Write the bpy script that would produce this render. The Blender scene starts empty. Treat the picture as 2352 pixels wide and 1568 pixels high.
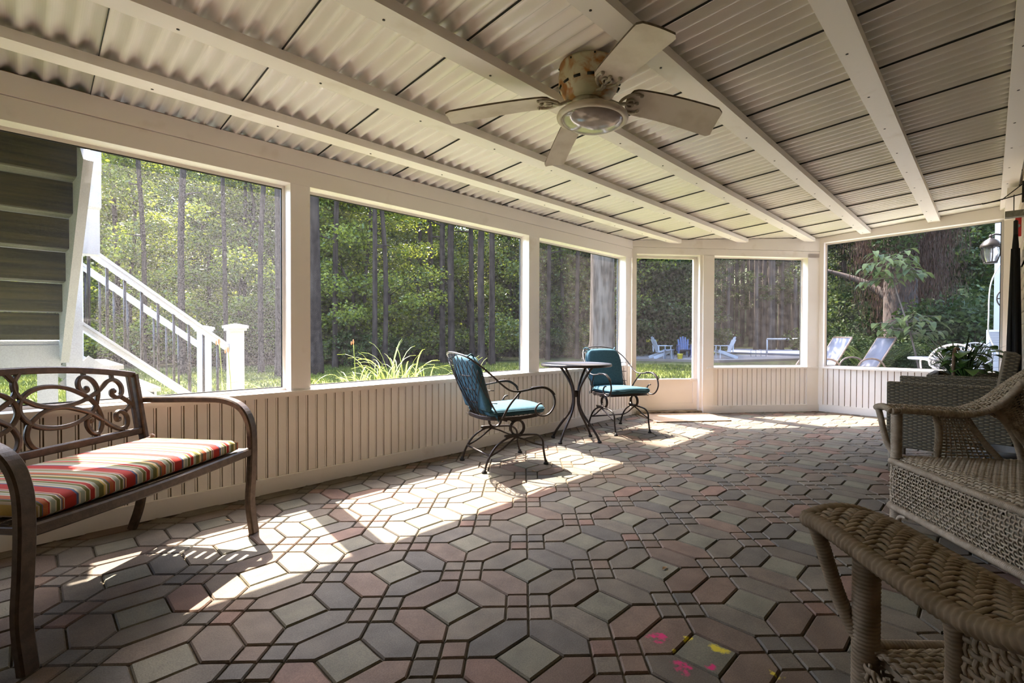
import bpy, math, random
import numpy as np
from mathutils import Vector, Matrix

random.seed(11); RS = np.random.RandomState(7)
PI = math.pi
scn = bpy.context.scene
COL = scn.collection

# ---------------- camera, sky, sun, exposure ----------------
F_PX, YAW, PITCH, ROLL = 1104.0, 0.782, -0.0125, 0.002
cd = bpy.data.cameras.new('camera'); cam = bpy.data.objects.new('camera', cd); COL.objects.link(cam)
cd.sensor_width = 36.0; cd.lens = F_PX / 2352 * 36.0; cd.clip_start = 0.03; cd.clip_end = 400
_f = Vector((math.cos(YAW) * math.cos(PITCH), math.sin(YAW) * math.cos(PITCH), math.sin(PITCH)))
_r0 = Vector((math.sin(YAW), -math.cos(YAW), 0)); _u0 = _r0.cross(_f)
_r = _r0 * math.cos(ROLL) + _u0 * math.sin(ROLL); _u = _u0 * math.cos(ROLL) - _r0 * math.sin(ROLL)
cam.matrix_world = Matrix(((_r.x, _u.x, -_f.x, 0), (_r.y, _u.y, -_f.y, 0), (_r.z, _u.z, -_f.z, 1.0), (0, 0, 0, 1)))
scn.camera = cam

SUN_DIR = Vector((-0.08, -0.675, -1.0)).normalized()
w = bpy.data.worlds.new('sky'); scn.world = w; w.use_nodes = True
wn = w.node_tree; wn.nodes.clear()
sky = wn.nodes.new('ShaderNodeTexSky'); sky.sky_type = 'NISHITA'; sky.sun_disc = False
sky.sun_elevation = math.radians(56); sky.sun_rotation = math.radians(7); sky.air_density = 1.0; sky.dust_density = 1.6; sky.ozone_density = 1.0
bg = wn.nodes.new('ShaderNodeBackground'); bg.inputs['Strength'].default_value = 0.74
wo = wn.nodes.new('ShaderNodeOutputWorld')
wn.links.new(sky.outputs[0], bg.inputs[0]); wn.links.new(bg.outputs[0], wo.inputs[0])
sl = bpy.data.lights.new('sun', 'SUN'); sl.energy = 8.3; sl.color = (1.0, 0.93, 0.82); sl.angle = math.radians(0.55)
so = bpy.data.objects.new('sun', sl); COL.objects.link(so); so.location = (2, 9, 20)
so.rotation_euler = SUN_DIR.to_track_quat('-Z', 'Y').to_euler()
scn.view_settings.view_transform = 'Standard'; scn.view_settings.look = 'None'
scn.view_settings.gamma = 1.0; scn.view_settings.use_curve_mapping = False
scn.view_settings.exposure = 2.02
scn.cycles.max_bounces = 10; scn.cycles.diffuse_bounces = 6; scn.cycles.transparent_max_bounces = 12
scn.cycles.sample_clamp_indirect = 8.0

# ---------------- materials ----------------
MATS = {}
def nodes(name):
    m = bpy.data.materials.new(name); m.use_nodes = True; nt = m.node_tree; nt.nodes.clear(); return m, nt
def rgb(c): return (c[0], c[1], c[2], 1.0)
def pbr(name, c, c2=None, scale=8.0, rough=0.6, metal=0.0, bump=0.0, bscale=None, spec=0.5, detail=4.0, lo=0.4, hi=0.65, stretch=None, trans=0.0, sheen=0):
    """principled material, two colours mixed by noise (object coordinates), optional bump and translucency"""
    m, nt = nodes(name); N = nt.nodes; L = nt.links
    out = N.new('ShaderNodeOutputMaterial'); p = N.new('ShaderNodeBsdfPrincipled')
    p.inputs['Base Color'].default_value = rgb(c); p.inputs['Roughness'].default_value = rough; p.inputs['Metallic'].default_value = metal
    p.inputs['Specular IOR Level'].default_value = spec
    tc = N.new('ShaderNodeTexCoord'); mp = N.new('ShaderNodeMapping'); L.new(tc.outputs['Object'], mp.inputs[0])
    if stretch: mp.inputs['Scale'].default_value = stretch
    cs = None
    if c2 is not None:
        nz = N.new('ShaderNodeTexNoise'); nz.inputs['Scale'].default_value = scale; nz.inputs['Detail'].default_value = detail
        L.new(mp.outputs[0], nz.inputs['Vector'])
        r = N.new('ShaderNodeValToRGB'); r.color_ramp.elements[0].position = lo; r.color_ramp.elements[1].position = hi
        r.color_ramp.elements[0].color = rgb(c); r.color_ramp.elements[1].color = rgb(c2)
        L.new(nz.outputs[0], r.inputs[0]); cs = r.outputs[0]; L.new(cs, p.inputs['Base Color'])
    if bump:
        nb = N.new('ShaderNodeTexNoise'); nb.inputs['Scale'].default_value = bscale or scale * 4; nb.inputs['Detail'].default_value = 5
        L.new(mp.outputs[0], nb.inputs['Vector'])
        b = N.new('ShaderNodeBump'); b.inputs['Strength'].default_value = bump; b.inputs['Distance'].default_value = 0.01
        L.new(nb.outputs[0], b.inputs['Height']); L.new(b.outputs[0], p.inputs['Normal'])
    if trans:
        t = N.new('ShaderNodeBsdfTranslucent'); mx = N.new('ShaderNodeMixShader'); mx.inputs[0].default_value = trans
        t.inputs[0].default_value = rgb(c)
        if cs is not None: L.new(cs, t.inputs[0])
        L.new(p.outputs[0], mx.inputs[1]); L.new(t.outputs[0], mx.inputs[2]); L.new(mx.outputs[0], out.inputs[0])
    else: L.new(p.outputs[0], out.inputs[0])
    MATS[name] = m; return m

paint = pbr('white_paint', (0.87, 0.81, 0.76), (0.83, 0.76, 0.70), 3.0, 0.45, lo=0.45, hi=0.8, bump=0.05, bscale=60)
paint_d = pbr('white_paint_weathered', (0.86, 0.80, 0.75), (0.70, 0.61, 0.53), 5.0, 0.5, lo=0.62, hi=0.85, bump=0.06, bscale=50)
groove = pbr('grimy_groove', (0.22, 0.15, 0.09), (0.34, 0.25, 0.16), 14, 0.8)
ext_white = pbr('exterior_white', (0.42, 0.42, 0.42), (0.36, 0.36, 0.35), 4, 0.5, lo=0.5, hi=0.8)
roofm = pbr('corrugated_plastic', (0.88, 0.82, 0.765), (0.85, 0.80, 0.71), 1.3, 0.24, lo=0.42, hi=0.7, spec=0.6, trans=0.03)
rust_edge = pbr('roof_edge_rust', (0.40, 0.16, 0.06), (0.12, 0.08, 0.05), 10, 0.8)
darkstrip = pbr('screen_spline', (0.02, 0.02, 0.02), rough=0.7)  # also serves the seam shadow strips of the roof sheets
bronze = pbr('bronze_metal', (0.062, 0.040, 0.027), (0.10, 0.066, 0.044), 40, 0.42, metal=0.3, bump=0.1, bscale=200)
iron = pbr('dark_iron', (0.040, 0.031, 0.028), (0.062, 0.046, 0.04), 40, 0.40, metal=0.4)
iron_foot = pbr('black_rubber', (0.02, 0.018, 0.016), rough=0.7)
teal = pbr('teal_fabric', (0.038, 0.092, 0.122), (0.050, 0.115, 0.150), 60, 0.85, bump=0.25, bscale=350, spec=0.2)
teal_d = pbr('teal_piping', (0.01, 0.06, 0.08), rough=0.8)
wicker = pbr('natural_wicker', (0.36, 0.275, 0.185), (0.23, 0.17, 0.11), 30, 0.62, lo=0.35, hi=0.7, bump=0.2, bscale=220, spec=0.35)
wicker_w = pbr('wrapped_cane', (0.33, 0.25, 0.17), (0.20, 0.145, 0.09), 24, 0.62, lo=0.35, hi=0.7, spec=0.35)
wicker_g = pbr('grey_wicker', (0.175, 0.13, 0.085), (0.11, 0.085, 0.055), 24, 0.6, lo=0.35, hi=0.7)
blade_m = pbr('fan_blade', (0.66, 0.58, 0.49), (0.52, 0.43, 0.34), 9, 0.6, lo=0.45, hi=0.8, bump=0.1, bscale=90)
blade_e = pbr('fan_blade_swollen_edge', (0.10, 0.07, 0.045), (0.2, 0.15, 0.1), 20, 0.8)
fan_met = pbr('fan_metal', (0.45, 0.40, 0.31), (0.20, 0.15, 0.09), 28, 0.45, metal=0.2, lo=0.5, hi=0.75)
fan_ring = pbr('fan_ring_cream', (0.62, 0.54, 0.44), (0.45, 0.35, 0.25), 18, 0.4, lo=0.55, hi=0.8)
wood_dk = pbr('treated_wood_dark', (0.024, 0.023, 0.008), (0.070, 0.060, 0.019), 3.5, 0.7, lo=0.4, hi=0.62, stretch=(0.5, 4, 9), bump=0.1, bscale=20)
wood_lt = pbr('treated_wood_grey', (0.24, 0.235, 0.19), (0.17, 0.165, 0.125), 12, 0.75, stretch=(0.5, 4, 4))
stair_tread = pbr('composite_tread', (0.42, 0.40, 0.38), (0.34, 0.33, 0.31), 16, 0.8)
bark_dk = pbr('bark_dark', (0.020, 0.014, 0.011), (0.04, 0.029, 0.023), 6, 0.9, spec=0.05, bump=0.6, bscale=14, stretch=(1, 1, 0.18))
bark_gr = pbr('bark_grey_brown', (0.115, 0.092, 0.077), (0.045, 0.035, 0.028), 7, 0.9, spec=0.1, bump=0.8, bscale=12, stretch=(1, 1, 0.14), lo=0.4, hi=0.6)
bark_pn = pbr('bark_pine_row', (0.065, 0.05, 0.042), (0.03, 0.022, 0.018), 7, 0.9, spec=0.1, stretch=(1, 1, 0.14))
bark_vine = pbr('bark_red_brown', (0.045, 0.026, 0.019), (0.02, 0.013, 0.010), 9, 0.9, bump=0.6, bscale=14)
leaf1 = pbr('leaf_bright', (0.14, 0.165, 0.014), (0.23, 0.24, 0.028), 1.2, 0.42, trans=0.55, spec=0.35)
leaf2 = pbr('leaf_mid', (0.045, 0.064, 0.010), (0.09, 0.11, 0.018), 1.0, 0.42, trans=0.4, spec=0.35)
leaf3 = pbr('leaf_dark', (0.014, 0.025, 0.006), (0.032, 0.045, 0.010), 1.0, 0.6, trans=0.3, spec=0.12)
leaf_dead = pbr('leaf_rust_brown', (0.040, 0.021, 0.014), (0.024, 0.014, 0.010), 2.0, 0.8, spec=0.1, trans=0.15)
leaf_sap = pbr('leaf_sapling', (0.095, 0.115, 0.035), (0.035, 0.052, 0.022), 3.0, 0.6, spec=0.15, trans=0.35)
lily = pbr('lily_leaf', (0.22, 0.27, 0.04), (0.33, 0.36, 0.08), 5.0, 0.4, trans=0.45)
lily_bud = pbr('lily_bud', (0.6, 0.25, 0.10), rough=0.5, trans=0.3)
potleaf = pbr('potted_leaf', (0.055, 0.12, 0.02), (0.10, 0.19, 0.04), 8.0, 0.4, trans=0.2)
potleaf_d = pbr('strap_leaf_dark', (0.03, 0.05, 0.022), (0.05, 0.075, 0.03), 8.0, 0.45)
coir = pbr('coir_mat', (0.46, 0.32, 0.21), (0.34, 0.23, 0.14), 90, 0.95, bump=0.6, bscale=260)
brassy = pbr('threshold_metal', (0.42, 0.33, 0.24), (0.16, 0.11, 0.07), 10, 0.5, metal=0.3)
black_cloth = pbr('black_cloth', (0.006, 0.006, 0.007), rough=0.9)
black_met = pbr('black_metal', (0.02, 0.017, 0.015), rough=0.5, metal=0.3)
red_pl = pbr('red_plastic', (0.55, 0.03, 0.03), rough=0.4)
white_pl = pbr('white_plastic', (0.34, 0.35, 0.38), (0.30, 0.31, 0.34), 6, 0.5)
castal = pbr('white_cast_metal', (0.34, 0.31, 0.29), (0.29, 0.265, 0.25), 9, 0.45)
navy_pl = pbr('navy_plastic', (0.028, 0.045, 0.12), (0.04, 0.06, 0.15), 8, 0.5)
slate_pl = pbr('slate_plastic', (0.10, 0.115, 0.15), (0.13, 0.145, 0.18), 8, 0.5)
yellow_pl = pbr('yellow_plastic', (0.75, 0.6, 0.05), rough=0.4)
sling = pbr('sling_fabric', (0.15, 0.15, 0.18), (0.12, 0.12, 0.15), 4, 0.7, trans=0.25)
sling_f = pbr('sling_frame', (0.20, 0.13, 0.09), (0.14, 0.09, 0.06), 12, 0.4, metal=0.3)
siding_in = pbr('siding_tan', (0.66, 0.58, 0.48), (0.60, 0.52, 0.42), 3, 0.6, stretch=(1, 1, 8))
siding_out = pbr('siding_pale_blue', (0.20, 0.235, 0.30), (0.17, 0.20, 0.26), 3, 0.6)
gravel = pbr('gravel', (0.17, 0.15, 0.14), (0.09, 0.08, 0.075), 60, 0.9, bump=0.8, bscale=120)
poolc = pbr('pool_cover', (0.055, 0.065, 0.095), (0.09, 0.10, 0.13), 1.2, 0.6)
curb = pbr('timber_edging', (0.12, 0.095, 0.08), rough=0.9)
potm = pbr('grey_pot', (0.10, 0.095, 0.09), (0.14, 0.13, 0.12), 6, 0.7)
cablem = pbr('white_cable', (0.30, 0.30, 0.29), rough=0.5)
twine = pbr('brown_stake', (0.20, 0.12, 0.07), (0.12, 0.07, 0.04), 30, 0.8)
grassm = pbr('grass_blades', (0.05, 0.066, 0.012), (0.12, 0.13, 0.022), 0.8, 0.7, spec=0.1, trans=0.45)
debris_m = pbr('dead_leaf', (0.40, 0.25, 0.12), (0.2, 0.12, 0.06), 20, 0.8)

def glassm(name, rough=0.05, tint=(1, 1, 1)):
    m, nt = nodes(name); N = nt.nodes
    o = N.new('ShaderNodeOutputMaterial'); g = N.new('ShaderNodeBsdfPrincipled')
    g.inputs['Base Color'].default_value = rgb(tint); g.inputs['Transmission Weight'].default_value = 1.0
    g.inputs['Roughness'].default_value = rough; g.inputs['IOR'].default_value = 1.45
    nt.links.new(g.outputs[0], o.inputs[0]); return m
lamp_glass = pbr('lamp_bowl_glass', (0.40, 0.34, 0.31), (0.30, 0.25, 0.23), 12, 0.12, spec=0.9)
ripple = glassm('rippled_lantern_glass', 0.25)

def screen_mat(name, fac_lo, fac_hi, scale, col=(0.50, 0.46, 0.47)):
    """insect screen: most light passes through, the fibres scatter the rest"""
    m, nt = nodes(name); N = nt.nodes; L = nt.links
    o = N.new('ShaderNodeOutputMaterial'); mx = N.new('ShaderNodeMixShader'); tr = N.new('ShaderNodeBsdfTransparent')
    di = N.new('ShaderNodeBsdfDiffuse'); tl = N.new('ShaderNodeBsdfTranslucent'); mm = N.new('ShaderNodeMixShader'); mm.inputs[0].default_value = 0.45
    di.inputs[0].default_value = rgb(col); tl.inputs[0].default_value = rgb(col)
    tc = N.new('ShaderNodeTexCoord'); nz = N.new('ShaderNodeTexNoise'); nz.inputs['Scale'].default_value = scale; nz.inputs['Detail'].default_value = 2
    mr = N.new('ShaderNodeMapRange'); mr.inputs[1].default_value = 0.35; mr.inputs[2].default_value = 0.65
    mr.inputs[3].default_value = fac_lo; mr.inputs[4].default_value = fac_hi
    L.new(tc.outputs['Object'], nz.inputs['Vector']); L.new(nz.outputs[0], mr.inputs[0]); L.new(mr.outputs[0], mx.inputs[0])
    L.new(di.outputs[0], mm.inputs[1]); L.new(tl.outputs[0], mm.inputs[2])
    L.new(tr.outputs[0], mx.inputs[1]); L.new(mm.outputs[0], mx.inputs[2]); L.new(mx.outputs[0], o.inputs[0]); return m
scr1 = screen_mat('insect_screen_glare', 0.02, 0.17, 260)  # noise speckle imitates sun glare on the mesh
scr2 = screen_mat('insect_screen', 0.008, 0.022, 30)
scr3 = screen_mat('insect_screen_grey', 0.04, 0.08, 12, (0.40, 0.34, 0.32))

# striped cushion: stripes across its local X
def stripe_mat():
    m, nt = nodes('striped_fabric'); N = nt.nodes; L = nt.links
    o = N.new('ShaderNodeOutputMaterial'); p = N.new('ShaderNodeBsdfPrincipled'); p.inputs['Roughness'].default_value = 0.85; p.inputs['Specular IOR Level'].default_value = 0.2
    at = N.new('ShaderNodeAttribute'); at.attribute_name = 'stripe'
    mt = N.new('ShaderNodeMath'); mt.operation = 'FRACT'; L.new(at.outputs['Fac'], mt.inputs[0])
    r = N.new('ShaderNodeValToRGB'); r.color_ramp.interpolation = 'CONSTANT'
    red = (0.36, 0.03, 0.02); cream = (0.60, 0.50, 0.36); blue = (0.09, 0.11, 0.19); sage = (0.32, 0.33, 0.25); olive = (0.14, 0.125, 0.035); org = (0.38, 0.11, 0.04); gold = (0.55, 0.38, 0.12)
    seq = [(0, red), (.17, blue), (.205, cream), (.235, sage), (.30, cream), (.315, olive), (.37, cream), (.385, red), (.455, cream), (.475, sage), (.52, olive), (.60, gold), (.63, cream), (.66, olive), (.69, blue), (.70, org), (.77, red), (.79, cream), (.81, sage), (.87, cream), (.885, olive), (.93, cream), (.95, blue), (.965, org), (.985, cream)]
    cr = r.color_ramp
    cr.elements[0].position = 0; cr.elements[0].color = rgb(seq[0][1]); cr.elements[1].position = seq[1][0]; cr.elements[1].color = rgb(seq[1][1])
    for q, c in seq[2:]:
        e = cr.elements.new(q); e.color = rgb(c)
    L.new(mt.outputs[0], r.inputs[0]); L.new(r.outputs[0], p.inputs['Base Color'])
    tc = N.new('ShaderNodeTexCoord'); nb = N.new('ShaderNodeTexNoise'); nb.inputs['Scale'].default_value = 400; L.new(tc.outputs['Object'], nb.inputs['Vector'])
    b = N.new('ShaderNodeBump'); b.inputs['Strength'].default_value = 0.25; b.inputs['Distance'].default_value = 0.004
    L.new(nb.outputs[0], b.inputs['Height']); L.new(b.outputs[0], p.inputs['Normal']); L.new(p.outputs[0], o.inputs[0]); return m
stripes = stripe_mat()

# floor pavers: colour per paver in an attribute, grain, and the chalk powder spilled on the floor
def paver_mat():
    m, nt = nodes('concrete_pavers'); N = nt.nodes; L = nt.links
    o = N.new('ShaderNodeOutputMaterial'); p = N.new('ShaderNodeBsdfPrincipled'); p.inputs['Roughness'].default_value = 0.72; p.inputs['Specular IOR Level'].default_value = 0.3
    at = N.new('ShaderNodeAttribute'); at.attribute_name = 'Col'
    tc = N.new('ShaderNodeTexCoord')
    def noise(s, d=4):
        n = N.new('ShaderNodeTexNoise'); n.inputs['Scale'].default_value = s; n.inputs['Detail'].default_value = d; L.new(tc.outputs['Object'], n.inputs['Vector']); return n.outputs[0]
    def rng(src, a, b, c, d):
        n = N.new('ShaderNodeMapRange'); n.inputs[1].default_value = a; n.inputs[2].default_value = b; n.inputs[3].default_value = c; n.inputs[4].default_value = d; L.new(src, n.inputs[0]); return n.outputs[0]
    def mul(a, b, op='MULTIPLY'):
        n = N.new('ShaderNodeMath'); n.operation = op; L.new(a, n.inputs[0])
        if isinstance(b, float): n.inputs[1].default_value = b
        else: L.new(b, n.inputs[1])
        return n.outputs[0]
    v = mul(rng(noise(9), .3, .7, .80, 1.18), rng(noise(260, 2), .3, .75, .78, 1.2))
    vm = N.new('ShaderNodeVectorMath'); vm.operation = 'SCALE'; L.new(at.outputs['Color'], vm.inputs[0]); L.new(v, vm.inputs['Scale'])
    col = vm.outputs[0]
    def spot(col, centre, rad, c, thr, sc=38, ax=(1, 1)):
        mp = N.new('ShaderNodeVectorMath'); mp.operation = 'SUBTRACT'; mp.inputs[1].default_value = (centre[0], centre[1], 0); L.new(tc.outputs['Object'], mp.inputs[0])
        m2 = N.new('ShaderNodeVectorMath'); m2.operation = 'MULTIPLY'; m2.inputs[1].default_value = (ax[0], ax[1], 0); L.new(mp.outputs[0], m2.inputs[0])
        le = N.new('ShaderNodeVectorMath'); le.operation = 'LENGTH'; L.new(m2.outputs[0], le.inputs[0])
        f = rng(le.outputs['Value'], 0, rad, 1.0, 0.0)
        g = mul(f, noise(sc, 5)); h = rng(g, thr, thr + .12, 0, .95)
        mx = N.new('ShaderNodeMix'); mx.data_type = 'RGBA'; L.new(h, mx.inputs[0]); L.new(col, mx.inputs[6]); mx.inputs[7].default_value = rgb(c); return mx.outputs[2]
    pink = (0.62, 0.02, 0.14); yel = (0.62, 0.50, 0.03)
    for cx, cy, r_, c, t, ax in SPOTS: col = spot(col, (cx, cy), r_, c, t, ax=ax)
    L.new(col, p.inputs['Base Color'])
    b = N.new('ShaderNodeBump'); b.inputs['Strength'].default_value = 0.35; b.inputs['Distance'].default_value = 0.004
    L.new(noise(180, 5), b.inputs['Height']); L.new(b.outputs[0], p.inputs['Normal']); L.new(p.outputs[0], o.inputs[0]); return m
_pk = (0.62, 0.02, 0.14); _yl = (0.62, 0.48, 0.03)
SPOTS = [(1.465, 0.770, .085, _pk, .31, (1, 1)), (1.385, 0.645, .080, _pk, .31, (1, 1)), (1.445, 0.585, .050, _pk, .33, (1, 1)),
         (1.550, 0.605, .050, _yl, .30, (1, .5)), (1.550, 0.440, .060, _yl, .34, (1, 1)), (1.53, 0.70, .06, _yl, .40, (1, 1)), (1.45, 0.70, .04, _yl, .36, (1, 1))]
grout = pbr('sandy_joint', (0.12, 0.088, 0.046), (0.06, 0.045, 0.024), 30, 0.95, lo=0.35, hi=0.65, bump=0.5, bscale=200)

# lawn: colour follows the place (mown grass, then leaf litter under the trees)
def ground_mat():
    m, nt = nodes('lawn_and_forest_floor'); N = nt.nodes; L = nt.links
    o = N.new('ShaderNodeOutputMaterial'); p = N.new('ShaderNodeBsdfPrincipled'); p.inputs['Roughness'].default_value = 0.9; p.inputs['Specular IOR Level'].default_value = 0.1
    tc = N.new('ShaderNodeTexCoord')
    nz = N.new('ShaderNodeTexNoise'); nz.inputs['Scale'].default_value = 2.2; nz.inputs['Detail'].default_value = 8; L.new(tc.outputs['Object'], nz.inputs['Vector'])
    r = N.new('ShaderNodeValToRGB'); r.color_ramp.elements[0].position = .38; r.color_ramp.elements[1].position = .62
    r.color_ramp.elements[0].color = (0.06, 0.08, 0.016, 1); r.color_ramp.elements[1].color = (0.14, 0.15, 0.03, 1); L.new(nz.outputs[0], r.inputs[0])
    r2 = N.new('ShaderNodeValToRGB'); r2.color_ramp.elements[0].position = .4; r2.color_ramp.elements[1].position = .6
    r2.color_ramp.elements[0].color = (0.03, 0.026, 0.012, 1); r2.color_ramp.elements[1].color = (0.05, 0.06, 0.017, 1); L.new(nz.outputs[0], r2.inputs[0])
    le = N.new('ShaderNodeVectorMath'); le.operation = 'LENGTH'; L.new(tc.outputs['Object'], le.inputs[0])
    mr = N.new('ShaderNodeMapRange'); mr.inputs[1].default_value = 17; mr.inputs[2].default_value = 20; L.new(le.outputs['Value'], mr.inputs[0])
    mx = N.new('ShaderNodeMix'); mx.data_type = 'RGBA'; L.new(mr.outputs[0], mx.inputs[0]); L.new(r.outputs[0], mx.inputs[6]); L.new(r2.outputs[0], mx.inputs[7])
    L.new(mx.outputs[2], p.inputs['Base Color'])
    b = N.new('ShaderNodeBump'); b.inputs['Strength'].default_value = 0.8; b.inputs['Distance'].default_value = 0.05
    nb = N.new('ShaderNodeTexNoise'); nb.inputs['Scale'].default_value = 25; nb.inputs['Detail'].default_value = 6; L.new(tc.outputs['Object'], nb.inputs['Vector'])
    L.new(nb.outputs[0], b.inputs['Height']); L.new(b.outputs[0], p.inputs['Normal']); L.new(p.outputs[0], o.inputs[0]); return m
groundm = ground_mat()

def fan_housing_mat():
    m = pbr('rusty_fan_housing', (0.55, 0.52, 0.36), (0.62, 0.56, 0.40), 6, 0.45); nt = m.node_tree; N = nt.nodes; L = nt.links
    p = [n for n in N if n.type == 'BSDF_PRINCIPLED'][0]; base = p.inputs['Base Color'].links[0].from_socket
    tc = [n for n in N if n.type == 'TEX_COORD'][0]
    nz = N.new('ShaderNodeTexNoise'); nz.inputs['Scale'].default_value = 11; nz.inputs['Detail'].default_value = 7; nz.inputs['Distortion'].default_value = 1.0
    L.new(tc.outputs['Object'], nz.inputs['Vector'])
    r = N.new('ShaderNodeMapRange'); r.inputs[1].default_value = .42; r.inputs[2].default_value = .58; L.new(nz.outputs[0], r.inputs[0])
    mx = N.new('ShaderNodeMix'); mx.data_type = 'RGBA'; L.new(r.outputs[0], mx.inputs[0]); L.new(base, mx.inputs[6]); mx.inputs[7].default_value = (0.42, 0.17, 0.035, 1)
    L.new(mx.outputs[2], p.inputs['Base Color']); return m
fan_house = fan_housing_mat()

def basket_mat(name, c1, c2, bw, bh):
    """woven resin panel: strands of height bh passing over and under ribs bw apart"""
    m, nt = nodes(name); N = nt.nodes; L = nt.links
    o = N.new('ShaderNodeOutputMaterial'); p = N.new('ShaderNodeBsdfPrincipled'); p.inputs['Roughness'].default_value = 0.6
    uv = N.new('ShaderNodeUVMap'); uv.uv_map = 'UVMap'; sp = N.new('ShaderNodeSeparateXYZ'); L.new(uv.outputs[0], sp.inputs[0])
    def M(op, a, b=None, c=None):
        n = N.new('ShaderNodeMath'); n.operation = op
        for k_, q in enumerate((a, b, c)):
            if q is None: continue
            if isinstance(q, (int, float)): n.inputs[k_].default_value = q
            else: L.new(q, n.inputs[k_])
        return n.outputs[0]
    u = M('DIVIDE', M('ADD', sp.outputs[0], 10.0), bw); v = M('DIVIDE', M('ADD', sp.outputs[1], 10.0), bh)
    row = M('FLOOR', v); par = M('MODULO', M('ADD', row, M('FLOOR', u)), 2.0)
    sv = M('ABSOLUTE', M('SINE', M('MULTIPLY', v, PI))); su = M('ABSOLUTE', M('SINE', M('MULTIPLY', u, PI)))
    over = M('MULTIPLY_ADD', M('MULTIPLY', par, M('POWER', su, .6)), .55, .45)
    h = M('MULTIPLY', M('POWER', sv, .5), over)
    r = N.new('ShaderNodeValToRGB'); r.color_ramp.elements[0].position = .12; r.color_ramp.elements[0].color = (0.03, 0.022, 0.013, 1)
    r.color_ramp.elements[1].position = .55; r.color_ramp.elements[1].color = rgb(c2); e = r.color_ramp.elements.new(.9); e.color = rgb(c1)
    L.new(h, r.inputs[0]); L.new(r.outputs[0], p.inputs['Base Color'])
    b = N.new('ShaderNodeBump'); b.inputs['Strength'].default_value = 0.9; b.inputs['Distance'].default_value = 0.006
    L.new(h, b.inputs['Height']); L.new(b.outputs[0], p.inputs['Normal']); L.new(p.outputs[0], o.inputs[0]); return m
basket = basket_mat('woven_resin_wicker', (0.215, 0.165, 0.095), (0.12, 0.092, 0.055), 0.026, 0.0115)

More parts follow.
